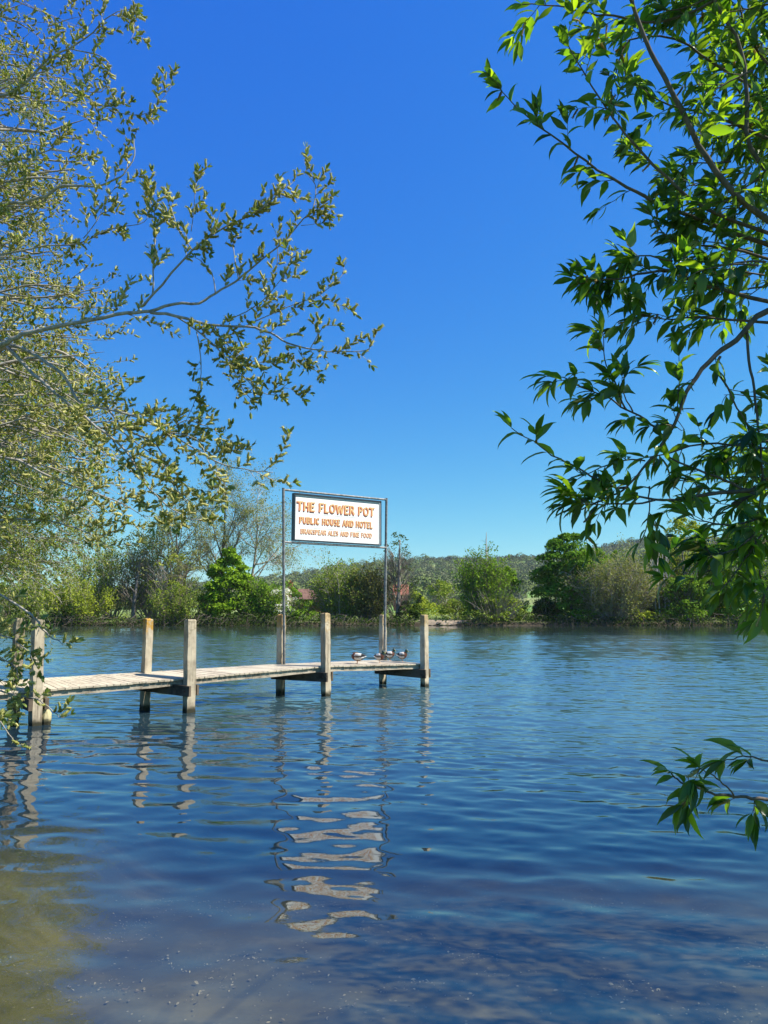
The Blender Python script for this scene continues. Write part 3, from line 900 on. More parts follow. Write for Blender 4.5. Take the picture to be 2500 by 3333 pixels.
def ring_surf(mb, rings, n, mfun):
    """rings: (center Vector, ry, rz, tilt)"""
    vs = []
    for (c, ry, rz, axis) in rings:
        ax = Vector(axis).normalized(); side = Vector((0, 1, 0)); up = ax.cross(side) * -1
        for k in range(n):
            a = 2 * math.pi * k / n
            vs.append(Vector(c) + side * (ry * math.cos(a)) + up * (rz * math.sin(a)))
    o = len(mb.v); mb.v.extend([tuple(v) for v in vs])
    for i in range(len(rings) - 1):
        for k in range(n):
            k2 = (k + 1) % n
            mb.f.append((o + i * n + k, o + i * n + k2, o + (i + 1) * n + k2, o + (i + 1) * n + k))
            mb.m.append(mfun(i, k))
    for i in (0, len(rings) - 1):
        mb.f.append(tuple(o + i * n + k for k in range(n))); mb.m.append(mfun(min(i, len(rings) - 2), 0))

def make_duck(base, heading, kind, label, scale=1.0, headyaw=0.0):
    t = empty('mallard', base, label, 'duck', 'mallards resting on the end of the jetty')
    mb = MB(); n = 16
    # body along +x (breast at +x); origin at the feet, body centre at z ~0.17
    rings = [((-0.185, 0, 0.160), 0.006, 0.005, (1, 0, 0)), ((-0.165, 0, 0.158), 0.024, 0.018, (1, 0, .1)), ((-0.135, 0, 0.158), 0.048, 0.042, (1, 0, .1)),
             ((-0.09, 0, 0.160), 0.074, 0.072, (1, 0, 0)), ((-0.035, 0, 0.160), 0.092, 0.094, (1, 0, 0)), ((0.03, 0, 0.166), 0.096, 0.103, (1, 0, .05)),
             ((0.085, 0, 0.178), 0.086, 0.095, (1, 0, .15)), ((0.125, 0, 0.196), 0.066, 0.076, (1, 0, .35))]
    if kind == 'tucked':
        rings += [((0.148, 0, 0.212), 0.044, 0.050, (1, 0, .6)), ((0.160, 0, 0.220), 0.014, 0.018, (1, 0, .8))]
    else:
        rings += [((0.145, 0, 0.232), 0.048, 0.052, (.5, 0, .9)), ((0.146, 0, 0.254), 0.038, 0.042, (.1, 0, 1)), ((0.146, 0, 0.272), 0.037, 0.043, (0, 0, 1)),
                  ((0.152, 0, 0.292), 0.041, 0.052, (0.1, 0, 1)), ((0.156, 0, 0.316), 0.040, 0.052, (0.1, 0, 1)), ((0.156, 0, 0.337), 0.028, 0.036, (0, 0, 1)), ((0.155, 0, 0.347), 0.008, 0.010, (0, 0, 1))]
    def mf(i, k):
        up = math.sin(2 * math.pi * (k + .5) / n)
        if i <= 1: return 4 if up < 0.5 else 3
        if i == 2: return 3 if abs(up) > .2 else 4
        if kind == 'tucked':
            return 1 if i >= 6 else (0 if up < 0.75 else 6)
        if i >= 9: return 2
        if i == 8: return 2
        if i >= 6: return 1
        return 0 if up < 0.8 else 6
    ring_surf(mb, rings, n, mf)
    if kind == 'tucked':      # head turned back and laid between the wings
        hr = [((0.135, 0.0, 0.222), 0.030, 0.026, (-1, 0, .3)), ((0.10, 0.0, 0.252), 0.034, 0.030, (-1, 0, .3)), ((0.06, 0.004, 0.262), 0.036, 0.034, (-1, 0, 0)), ((0.02, 0.008, 0.258), 0.026, 0.024, (-1, 0, -.2)), ((-0.005, 0.01, 0.250), 0.012, 0.010, (-1, 0, -.3))]
        ring_surf(mb, hr, 12, lambda i, k: 1 if i == 0 else 6)
        bill0, bd = Vector((-0.002, 0.01, 0.252)), Vector((-1, 0, -.25))
    else:
        bill0, bd = Vector((0.200, 0, 0.296)), Vector((1, 0, -.75))
    bill0b = bill0
    dz = 0.0
    body = mb.build('body', DM, None, True)
    bm_ = MB()
    bd.normalize()
    ring_surf(bm_, [(bill0, 0.012, 0.012, bd), (bill0 + bd * 0.02, 0.011, 0.008, bd), (bill0 + bd * 0.042, 0.012, 0.005, bd), (bill0 + bd * 0.052, 0.006, 0.003, bd)], 8, lambda i, k: 0)
    bill = bm_.build('bill', M_BILL, None, True)
    parts = [body, bill]
    for s in (-1, 1):
        w = MB(); rings_w = []
        for i, (x, h, th) in enumerate([(0.10, 0.020, 0.004), (0.07, 0.045, 0.012), (0.0, 0.056, 0.014), (-0.08, 0.044, 0.012), (-0.14, 0.026, 0.009), (-0.19, 0.008, 0.004)]):
            yy = (0.082, 0.092, 0.092, 0.076, 0.046, 0.02)[i]
            zz = (0.195, 0.200, 0.205, 0.206, 0.205, 0.203)[i]
            rings_w.append((Vector((x, s * yy, zz)), th, h, (1, 0, 0)))
        def wf(i, k):
            up = math.sin(2 * math.pi * (k + .5) / 10)
            if i >= 3: return 3
            if i == 2 and up < -0.3: return 4
            return 0 if up < 0.2 else 6
        ring_surf(w, rings_w, 10, wf)
        parts.append(w.build('wing', DM, None, True))
    tl = MB()
    for k, (yy, ln) in enumerate(((-0.03, 0.05), (-0.012, 0.065), (0.012, 0.065), (0.03, 0.05))):
        a = Vector((-0.145, yy * .6, 0.165)); b = a + Vector((-ln, yy * .5, 0.016))
        tl.tube([a, (a + b) / 2, b], [0.009, 0.012, 0.003], 6)
    tc = Vector((-0.145, 0, 0.190))
    tl.tube([tc, tc + Vector((-0.025, 0, 0.012)), tc + Vector((-0.03, 0, 0.028)), tc + Vector((-0.018, 0, 0.034))], [0.006, 0.005, 0.004, 0.002], 5, mi=1)
    parts.append(tl.build('tail', [M_DWHT, M_DBLK], None, True))
    legs = ((0.02, -0.03), (0.03, 0.03)) if kind == 'tucked' else ((0.01, 0.0),)
    for (lx, ly) in legs:
        lg = MB()
        lg.tube([(lx, ly, 0.10), (lx - 0.004, ly, 0.05), (lx, ly, 0.004)], [0.010, 0.006, 0.005], 7)
        for a in (-0.5, 0, 0.5):
            lg.tube([(lx, ly, 0.006), (lx + 0.05 * math.cos(a), ly + 0.05 * math.sin(a), 0.004)], [0.005, 0.003], 5)
        web = [(lx, ly, 0.005)] + [(lx + 0.045 * math.cos(a), ly + 0.045 * math.sin(a), 0.0045) for a in (-0.5, 0, 0.5)]
        lg.add(web, [(0, 1, 2), (0, 2, 3)])
        parts.append(lg.build('leg', M_ORNG, None, True))
    for o in parts:
        o.parent = t
    t.rotation_euler = (0, 0, heading)
    t.scale = (scale * (0.82 if kind == 'up' else 1.0), scale, scale)
    return t
(dfa, dba), (dfb, dbb) = sec[3], sec[4]
def deck_point(px, side):
    """point on the outer deck section below an image column; side 0 front edge .. 1 back edge"""
    best = None
    for k in range(400):
        t = k / 400; q = dfa.lerp(dfb, t).lerp(dba.lerp(dbb, t), side)
        u = 1250 + F * q.x / (q.y * math.cos(PITCH) + (q.z - CAMZ) * math.sin(PITCH))
        if best is None or abs(u - px) < best[0]: best = (abs(u - px), q.copy())
    return best[1] + Vector((0, 0, 0.004))
make_duck(deck_point(1166, 0.30), math.radians(176), 'tucked', 'mallard on two orange legs with its head tucked back, leftmost on the jetty', 1.0)
make_duck(deck_point(1234, 0.35), math.radians(-22), 'up', 'one-legged mallard in front of the sign pole, its head turned towards the camera', 0.92)
make_duck(deck_point(1268, 0.78), math.radians(4), 'up', 'grey mallard standing farthest back beside the pole, partly behind another duck', 0.92)
make_duck(deck_point(1315, 0.50), math.radians(-8), 'up', 'lone mallard nearest the end post with bowed dark head', 0.95)

# ------------------------------------------------------------------ trees: general growth
def rvec(rs):
    z = rs.uniform(-1, 1); a = rs.uniform(0, 6.2832); q = math.sqrt(1 - z * z)
    return Vector((q * math.cos(a), q * math.sin(a), z))

def smooth_line(pts, sub=3):
    out = []
    n = len(pts)
    for i in range(n - 1):
        p0 = pts[max(i - 1, 0)]; p1 = pts[i]; p2 = pts[i + 1]; p3 = pts[min(i + 2, n - 1)]
        for k in range(sub):
            t = k / sub
            out.append(0.5 * ((2 * p1) + (p2 - p0) * t + (2 * p0 - 5 * p1 + 4 * p2 - p3) * t * t + (3 * p1 - p0 - 3 * p2 + p3) * t ** 3))
    out.append(pts[-1])
    return out

def wander(rs, p, d, L, n, wob, grav):
    pts = [p.copy()]
    d = d.normalized()
    for i in range(n):
        d = (d + rvec(rs) * wob + Vector((0, 0, grav))).normalized()
        p = p + d * (L / n)
        pts.append(p.copy())
    return pts

class LeafBag:
    def __init__(s): s.p = []; s.d = []; s.n = []; s.L = []; s.W = []
    def add(s, p, d, n, L, W):
        s.p.append(tuple(p)); s.d.append(tuple(d)); s.n.append(tuple(n)); s.L.append(L); s.W.append(W)
    def build(s, name, tpl, mats, parent):
        if not s.p: return None
        return scatter(name, tpl[0], tpl[1], s.p, s.d, s.n, s.L, s.W, mats, parent, True)

def dress_left(rs, pts, leaves, cats, start=0.25, cat=0.6, leafL=0.042, catL=0.053, step=0.019, leafp=0.5):
    """sallow twig: pairs of small leaves and stubby catkins standing up from the twig"""
    tot = sum((pts[i + 1] - pts[i]).length for i in range(len(pts) - 1)); s = tot * start
    acc = 0; side = rs.uniform(0, 6.28)
    for i in range(len(pts) - 1):
        a, b = pts[i], pts[i + 1]; l = (b - a).length
        if l < 1e-6: continue
        t = (b - a) / l
        while s < acc + l:
            p = a + t * (s - acc)
            side += 2.4
            o = t.orthogonal().normalized(); o = Matrix.Rotation(side, 3, t) @ o
            if rs.random() < cat:
                d = (t * 0.5 + o * 0.9 + Vector((0, 0, 0.45))).normalized()
                cats.add(p, d, rvec(rs), catL * rs.uniform(0.75, 1.2), catL * rs.uniform(0.28, 0.38))
            if rs.random() < leafp:
                d = (t * 0.9 + o * 0.8 + Vector((0, 0, 0.35))).normalized()
                L = leafL * rs.uniform(0.6, 1.25)
                leaves.add(p, d, (Vector((0, 0, 1)) + rvec(rs) * 0.7), L, L * rs.uniform(0.38, 0.5))
            s += step * rs.uniform(0.6, 1.5)
        acc += l
    # tip tuft
    t = (pts[-1] - pts[-2]).normalized()
    for k in range(3):
        d = (t + rvec(rs) * 0.6).normalized(); L = leafL * rs.uniform(0.8, 1.3)
        leaves.add(pts[-1], d, rvec(rs), L, L * 0.42)

def dress_right(rs, pts, leaves, cats, start=0.1, leafL=0.085, step=0.022, cat=0.09):
    """bay willow twig: long glossy leaves that spread and droop"""
    tot = sum((pts[i + 1] - pts[i]).length for i in range(len(pts) - 1)); s = tot * start
    acc = 0; side = rs.uniform(0, 6.28)
    for i in range(len(pts) - 1):
        a, b = pts[i], pts[i + 1]; l = (b - a).length
        if l < 1e-6: continue
        t = (b - a) / l
        while s < acc + l:
            p = a + t * (s - acc)
            side += 2.4
            o = t.orthogonal().normalized(); o = Matrix.Rotation(side, 3, t) @ o
            d = (t * rs.uniform(0.5, 1.1) + o * 0.8 + Vector((0, 0, rs.uniform(-0.65, 0.1)))).normalized()
            L = leafL * (rs.uniform(0.75, 1.2) if rs.random() < 0.75 else rs.uniform(0.35, 0.7))
            leaves.add(p, d, Vector((0, 0, 1)) + rvec(rs) * 0.7 + o * 0.2, L, L * rs.uniform(0.26, 0.42))
            if rs.random() < cat:
                d = (o * 0.5 + Vector((0, 0, -0.5)) + t * 0.3 + rvec(rs) * 0.3).normalized()
                cats.add(p, d, rvec(rs), rs.uniform(0.035, 0.06), rs.uniform(0.008, 0.011))
            s += step * rs.uniform(0.6, 1.5)
        acc += l
    t = (pts[-1] - pts[-2]).normalized()
    for k in range(4):
        d = (t + rvec(rs) * 0.5).normalized(); L = leafL * rs.uniform(0.6, 1.05)
        leaves.add(pts[-1], d, Vector((0, 0, 1)) + rvec(rs) * 0.6, L, L * 0.27)

def line_w(px, Y0, Y1=None, wob=0.0, rs=None):
    n = len(px); Y1 = Y0 if Y1 is None else Y1
    out = []
    for i, (a, b) in enumerate(px):
        Y = Y0 + (Y1 - Y0) * i / max(n - 1, 1) + (rs.uniform(-wob, wob) if rs and wob else 0)
        out.append(P(a, b, Y))
    return out

def along(pts, t):
    seg = [(pts[i + 1] - pts[i]).length for i in range(len(pts) - 1)]
    tot = sum(seg); s = t * tot
    for i, l in enumerate(seg):
        if s <= l or i == len(seg) - 1:
            return pts[i].lerp(pts[i + 1], min(s / max(l, 1e-9), 1)), (pts[i + 1] - pts[i]).normalized()
        s -= l

# ------------------------------------------------------------------ left willow (sallow) reaching over the jetty
rs = random.Random(101)
lt_pos = Vector((-3.55, 4.7, 0.25))
left_tree = empty('willow_tree', lt_pos, 'pale catkin-covered sallow leaning in from the left over the jetty', 'tree')
LB = MB(); L_leaf = LeafBag(); L_cat = LeafBag()
trunk = MB()
tk = smooth_line([Vector((-3.55, 4.7, -0.15)), Vector((-3.5, 4.75, 1.2)), Vector((-3.3, 4.8, 2.6)), Vector((-3.35, 4.9, 4.2)), Vector((-3.2, 5.0, 6.0)), Vector((-3.0, 5.1, 8.0))], 4)
trunk.tube(tk, [0.19 * (1 - 0.8 * i / (len(tk) - 1)) + 0.012 for i in range(len(tk))], 10)
trunk.build('trunk', M_BARK_L, left_tree, True)

def to_trunk(p):
    """root a limb on the trunk at a fitting height"""
    zc = max(0.5, min(7.6, p.z - 0.35))
    for i in range(len(tk) - 1):
        if tk[i].z <= zc <= tk[i + 1].z:
            return tk[i].lerp(tk[i + 1], (zc - tk[i].z) / (tk[i + 1].z - tk[i].z))
    return tk[-1]

left_lines = [
 # (points, Y0, Y1, r0, r1, rooted, twig density per metre, twig length)
 ([(15,1118),(45,1103),(90,1081),(188,1062),(301,1039),(414,1020),(490,1013)], 4.4, 4.4, 0.019, 0.011, 1, 5, 0.22),
 ([(490,1013),(565,989),(648,987),(701,953),(769,915),(829,866),(904,802),(972,731),(1017,678),(1028,603),(987,557)], 4.4, 4.5, 0.011, 0.002, 0, 8, 0.13),
 ([(980,734),(1051,727)], 4.5, 4.5, 0.0025, 0.0015, 0, 9, 0.08),
 ([(1017,678),(1070,670),(1085,640)], 4.5, 4.45, 0.0025, 0.0015, 0, 12, 0.08),
 ([(467,995),(527,927),(625,814),(708,753),(776,719),(829,693),(897,640),(942,603)], 4.4, 4.3, 0.009, 0.002, 0, 14, 0.13),
 ([(497,957),(501,829),(505,716),(490,655),(475,603)], 4.4, 4.5, 0.006, 0.0018, 0, 14, 0.11),
 ([(625,814),(580,746),(558,678),(535,633)], 4.38, 4.45, 0.004, 0.0018, 0, 12, 0.09),
 ([(622,753),(633,663),(640,557)], 4.36, 4.3, 0.003, 0.0015, 0, 12, 0.08),
 ([(701,953),(689,889),(660,855),(633,836)], 4.4, 4.35, 0.004, 0.002, 0, 5, 0.08),
 ([(776,904),(761,814),(757,768)], 4.42, 4.5, 0.004, 0.0015, 0, 8, 0.12),
 ([(900,874),(904,791),(893,746)], 4.45, 4.35, 0.003, 0.0015, 0, 10, 0.1),
 ([(490,1017),(573,1028),(678,1058),(799,1062),(882,1085),(934,1118),(1017,1137),(1093,1145),(1175,1141),(1206,1134)], 4.4, 4.3, 0.011, 0.002, 0, 7, 0.13),
 ([(799,1062),(880,1024),(960,990),(1040,960),(1107,904),(1120,870)], 4.4, 4.45, 0.004, 0.0015, 0, 9, 0.1),
 ([(1040,960),(1085,985),(1135,1000)], 4.42, 4.35, 0.0025, 0.0015, 0, 10, 0.07),
 ([(754,1036),(829,998),(900,930),(934,870),(960,820)], 4.4, 4.3, 0.004, 0.0015, 0, 14, 0.12),
 ([(1010,1135),(1040,1080),(1060,1060),(1095,1060)], 4.35, 4.3, 0.003, 0.0015, 0, 12, 0.08),
 ([(972,1141),(1002,1186),(1040,1216)], 4.35, 4.3, 0.003, 0.0015, 0, 14, 0.06),
 ([(573,1030),(648,1081),(723,1149),(784,1216),(836,1269),(889,1284),(935,1250)], 4.4, 4.3, 0.005, 0.0016, 0, 13, 0.13),
 ([(678,1058),(740,1120),(800,1170),(870,1180),(915,1175)], 4.38, 4.3, 0.004, 0.0016, 0, 18, 0.1),
 ([(700,1060),(740,1150),(780,1250),(820,1300),(835,1270)], 4.4, 4.5, 0.004, 0.0016, 0, 12, 0.1),
 ([(15,1118),(68,1134),(151,1179),(211,1232),(256,1307),(339,1329),(452,1360),(542,1405),(625,1458),(723,1510),(829,1533),(889,1537)], 4.5, 4.2, 0.013, 0.002, 1, 8, 0.2),
 ([(542,1405),(600,1370),(650,1380),(700,1400),(760,1440)], 4.3, 4.3, 0.004, 0.0015, 0, 14, 0.1),
 ([(347,1322),(407,1397),(512,1450),(557,1555),(603,1631),(655,1668)], 4.4, 4.2, 0.007, 0.0018, 0, 10, 0.13),
 ([(23,1126),(90,1201),(151,1254),(249,1337),(316,1390),(414,1473),(467,1563),(527,1631),(603,1684),(640,1690)], 4.5, 4.0, 0.014, 0.002, 1, 9, 0.16),
 ([(316,1390),(390,1400),(460,1455),(520,1500),(570,1590),(620,1640)], 4.3, 4.2, 0.005, 0.0018, 0, 11, 0.13),
 ([(540,1405),(640,1430),(690,1530),(740,1580)], 4.3, 4.1, 0.004, 0.0015, 0, 6, 0.1),
 ([(640,1080),(655,1180),(640,1290),(600,1380)], 4.4, 4.4, 0.004, 0.0015, 0, 10, 0.12),
 ([(-60,667),(0,663),(75,659),(151,637),(203,603),(301,607),(377,584),(411,554),(437,505),(437,452),(452,414)], 4.9, 4.8, 0.016, 0.002, 1, 4, 0.2),
 ([(-40,600),(0,588),(136,497),(211,493),(262,500)], 5.1, 5.0, 0.008, 0.002, 1, 8, 0.2),
 ([(-60,330),(60,290),(151,196),(226,158),(301,105),(362,49),(422,30)], 4.9, 4.8, 0.012, 0.002, 1, 9, 0.16),
 ([(226,158),(320,180),(360,220),(330,300),(249,294),(320,340),(399,369),(482,369),(527,324),(558,279)], 4.8, 4.7, 0.005, 0.0015, 0, 10, 0.12),
 ([(362,49),(420,60),(440,90),(425,130)], 4.8, 4.7, 0.003, 0.0015, 0, 14, 0.1),
 ([(-40,835),(0,829),(150,800),(256,791),(362,746),(452,731),(482,705)], 4.7, 4.6, 0.008, 0.0015, 1, 9, 0.14),
 ([(271,776),(316,716),(354,640),(380,600)], 4.6, 4.6, 0.004, 0.0015, 0, 12, 0.15),
 ([(-60,1480),(60,1500),(180,1560),(300,1600),(400,1640),(480,1690)], 4.9, 4.7, 0.012, 0.0018, 1, 9, 0.18),
 ([(-60,1700),(60,1690),(180,1700),(300,1740),(360,1790)], 4.9, 4.7, 0.01, 0.0018, 1, 10, 0.18),
 ([(-60,1900),(103,2000),(130,2038),(152,2060),(174,2079),(193,2084),(205,2100)], 4.3, 4.1, 0.008, 0.0016, 1, 7, 0.07),
 ([(-60,2240),(0,2249),(54,2263),(103,2271),(144,2290),(176,2317),(198,2336),(230,2325)], 4.2, 4.0, 0.006, 0.0014, 1, 5, 0.07),
 ([(-40,2290),(0,2343),(30,2390),(54,2420),(76,2425)], 4.0, 3.8, 0.004, 0.002, 1, 3, 0.05),
 ([(-60,2130),(20,2150),(60,2200),(30,2290),(20,2340)], 4.2, 4.1, 0.005, 0.0015, 1, 16, 0.09),
 ([(-60,2050),(40,2080),(100,2130),(110,2180)], 4.2, 4.1, 0.005, 0.0015, 1, 14, 0.09),
]
def sprout(mbx, pts, dens, tlen, dress, rs, r, grav=0.02, spread=0.9, flat=0.5, sub2=0.35, start=0.12):
    tot = sum((pts[i + 1] - pts[i]).length for i in range(len(pts) - 1))
    n = max(1, int(tot * dens))
    for k in range(n):
        t = start + (1 - start) * (k + rs.random()) / n
        p, tg = along(pts, min(t, 0.999))
        o = tg.orthogonal().normalized(); o = Matrix.Rotation(rs.uniform(0, 6.28), 3, tg) @ o
        o.y *= flat
        d = (tg * rs.uniform(0.5, 1.0) + o * spread + Vector((0, 0, 0.15))).normalized()
        L = tlen * rs.uniform(0.4, 1.5)
        tw = wander(rs, p, d, L, 4, 0.22, grav)
        rr = min(r, 0.0024 * (0.6 + L / 0.3))
        mbx.tube(tw, [rr * (1 - 0.15 * i) for i in range(5)], 3, False)
        dress(tw)
        if rs.random() < sub2:
            p2, t2 = along(tw, rs.uniform(0.3, 0.7))
            d2 = (t2 + rvec(rs) * 0.9).normalized()
            tw2 = wander(rs, p2, d2, L * 0.6, 3, 0.25, grav)
            mbx.tube(tw2, [rr * 0.7, rr * .6, rr * .5, rr * .4], 3, False)
            dress(tw2)

for (px, Y0, Y1, r0, r1, rooted, dens, tl) in left_lines:
    w = line_w(px, Y0, Y1)
    pts = smooth_line(w, 3)
    pts = [pts[0]] + [p + rvec(rs) * min(0.006, 0.2 * r0 + 0.002) for p in pts[1:-1]] + [pts[-1]]
    rad = [r0 + (r1 - r0) * (i / (len(pts) - 1)) ** 0.8 for i in range(len(pts))]
    if rooted:
        base = to_trunk(w[0])
        pre = smooth_line([base, base.lerp(w[0], 0.4) + rvec(rs) * 0.12, base.lerp(w[0], 0.75) + rvec(rs) * 0.06, w[0]], 3)[:-1]
        sprout(LB, pre[:7], 6, 0.22, lambda tw: dress_left(rs, tw, L_leaf, L_cat, 0.1, 0.6), rs, 0.003, sub2=0.4)
        pts = pre + pts; rad = [r0 * 1.5 + (r0 - r0 * 1.5) * i / len(pre) for i in range(len(pre))] + rad
    LB.tube(pts, rad, 6)
    main = pts[len(pts) - len(px) * 3 + 2:] if rooted else pts
    big = r0 > 0.008
    sprout(LB, main, dens * 1.35, tl, lambda tw: dress_left(rs, tw, L_leaf, L_cat, 0.15, 0.8), rs, r1 * 1.2 if not big else 0.003, start=0.3 if (big and px[0][0] > 0) else 0.08)
    if r0 < 0.008:
        dress_left(rs, pts, L_leaf, L_cat, 0.45, 0.4, step=0.035)

# dense curtain of finer growth farther back along the left edge of the view
EY = [-200, 0, 60, 150, 300, 420, 600, 800, 900, 1100, 1300, 1500, 1620, 1700, 1800, 1900, 2000, 2200, 2400]
EX = [430, 440, 420, 400, 300, 470, 330, 250, 300, 420, 440, 520, 560, 480, 380, 260, 160, 40, 10]
F_leaf = LeafBag(); F_cat = LeafBag()
for k in range(165):
    y0 = rs.uniform(-420, 1500)
    edge = np.interp(y0 + 120, EY, EX)
    x0 = rs.uniform(-420, edge * 0.45)
    Y = rs.uniform(4.9, 6.4)
    p0 = P(x0, y0, Y)
    span = (edge - x0) * Y / F * rs.uniform(0.5, 1.05)
    if span < 0.25: continue
    drop = rs.uniform(-0.35, 0.55) if y0 < 1100 else rs.uniform(-0.7, 0.25)
    d = Vector((1, rs.uniform(-0.35, 0.25), drop * 0.6))
    n = 7
    pts = wander(rs, p0, d, span, n, 0.13, -0.03)
    r0 = rs.uniform(0.004, 0.010)
    LB.tube([to_trunk(p0).lerp(p0, 0.35)] + pts if k % 2 == 0 else pts, [r0 * 1.5 * (1 - 0.8 * i / n) for i in range(n + 1 + (k % 2 == 0))], 4, False)
    tt = rs.uniform(5, 8)
    sprout(LB, pts, tt, 0.22, lambda tw: dress_left(rs, tw, F_leaf, F_cat, 0.1, 0.55, 0.038, 0.046, 0.026, 0.5), rs, 0.003, grav=-0.02, flat=1.0, sub2=0.5)
LB.build('branch', M_BARK_L, left_tree, True)
L_leaf.build('foliage', OVAL, M_LEAF_L, left_tree)
L_cat.build('catkins', CATKIN, M_CATKIN, left_tree)
F_leaf.build('foliage', OVAL, M_LEAF_L2, left_tree)
F_cat.build('catkins', CATKIN, M_CATKIN, left_tree)

# a second, finer-leaved willow behind it, trailing over the water
rs = random.Random(303)
bw_pos = Vector((-11.2, 13.2, 0.1))
back_tree = empty('willow_tree', bw_pos, 'fine-leaved yellowish willow trailing low over the water behind the catkin-covered one', 'tree')
tk3 = smooth_line([Vector((-11.2, 13.2, -0.3)), Vector((-10.9, 13.3, 1.9)), Vector((-10.3, 13.6, 4.2)), Vector((-10.0, 14.0, 7.0)), Vector((-9.6, 14.4, 11.5))], 4)
trunk = MB(); trunk.tube(tk3, [0.26 * (1 - 0.8 * i / (len(tk3) - 1)) + 0.015 for i in range(len(tk3))], 10)
trunk.build('trunk', M_BARK_L, back_tree, True)
BB = MB(); B_leaf = LeafBag(); B_cat = LeafBag()
EY3 = [-200, 0, 300, 600, 900, 1200, 1500, 1650, 1750, 1850, 1950, 2050]
EX3 = [300, 300, 180, 160, 230, 300, 330, 390, 350, 330, 230, 120]
for k in range(360):
    y0 = rs.uniform(150, 1850) if k % 3 == 0 else rs.uniform(1050, 1830)
    edge = np.interp(y0 + 60, EY3, EX3)
    x0 = rs.uniform(-560, edge * 0.7)
    Y = rs.uniform(12.2, 16.5)
    p0 = P(x0, y0, Y)
    span = max(0.6, min(3.0, (edge - x0) * Y / F * rs.uniform(0.5, 1.0)))
    d = Vector((1, rs.uniform(-0.5, 0.4), rs.uniform(-0.6, 0.3)))
    pts = wander(rs, p0, d, span, 6, 0.16, -0.06)
    if pts[-1].z < 1.2: continue
    BB.tube(pts, [0.014 * (1 - 0.12 * i) for i in range(7)], 4, False)
    sprout(BB, pts, 7, 0.50, lambda tw: dress_left(rs, tw, B_leaf, B_cat, 0.03, 0.14, 0.075, 0.06, 0.034, 0.95), rs, 0.004, grav=-0.06, flat=1.0, sub2=0.5)
for k in range(30):
    a = tk3[rs.randrange(5, len(tk3))]
    e = P(rs.uniform(-500, 150), rs.uniform(100, 1750), rs.uniform(12.5, 16))
    BB.tube(smooth_line([a, a.lerp(e, 0.55) + Vector((0, 0, 0.5)), e], 4), [0.07 - 0.0072 * i for i in range(9)], 5)
BB.build('branch', M_BARK_L, back_tree, True)
B_leaf.build('foliage', ([(0, 0, 0), (0.35, 0.45, 0.05), (0, 1, -0.1), (-0.35, 0.45, 0.05)], [(0, 1, 2, 3)]), M_LEAF_L2, back_tree)
B_cat.build('catkins', ([(0, 0, 0), (0.5, 0.3, 0.1), (0.4, 0.8, 0.1), (0, 1, 0), (-0.4, 0.8, 0.1), (-0.5, 0.3, 0.1), (0, 0.3, -0.5), (0, 0.8, -0.4)], [(0, 1, 2, 3), (0, 3, 4, 5), (0, 6, 7, 3)]), M_CATKIN, back_tree)

# ------------------------------------------------------------------ right willow with long glossy leaves
rs = random.Random(202)
rt_pos = Vector((2.9, 1.35, 0.2))
right_tree = empty('willow_tree', rt_pos, 'dark green glossy long-leaved willow hanging in from the right', 'tree')
RB = MB(); R_leaf = LeafBag(); R_cat = LeafBag()
tk2 = smooth_line([Vector((2.9, 1.35, -0.1)), Vector((2.85, 1.45, 1.2)), Vector((2.6, 1.7, 2.4)), Vector((2.55, 1.9, 3.6)), Vector((2.3, 2.1, 5.4))], 4)
trunk = MB(); trunk.tube(tk2, [0.16 * (1 - 0.75 * i / (len(tk2) - 1)) + 0.01 for i in range(len(tk2))], 10)
trunk.build('trunk', M_BARK_R, right_tree, True)
def to_trunk2(p):
    zc = max(0.5, min(5.2, p.z - 0.2))
    for i in range(len(tk2) - 1):
        if tk2[i].z <= zc <= tk2[i + 1].z:
            return tk2[i].lerp(tk2[i + 1], (zc - tk2[i].z) / (tk2[i + 1].z - tk2[i].z))
    return tk2[-1]
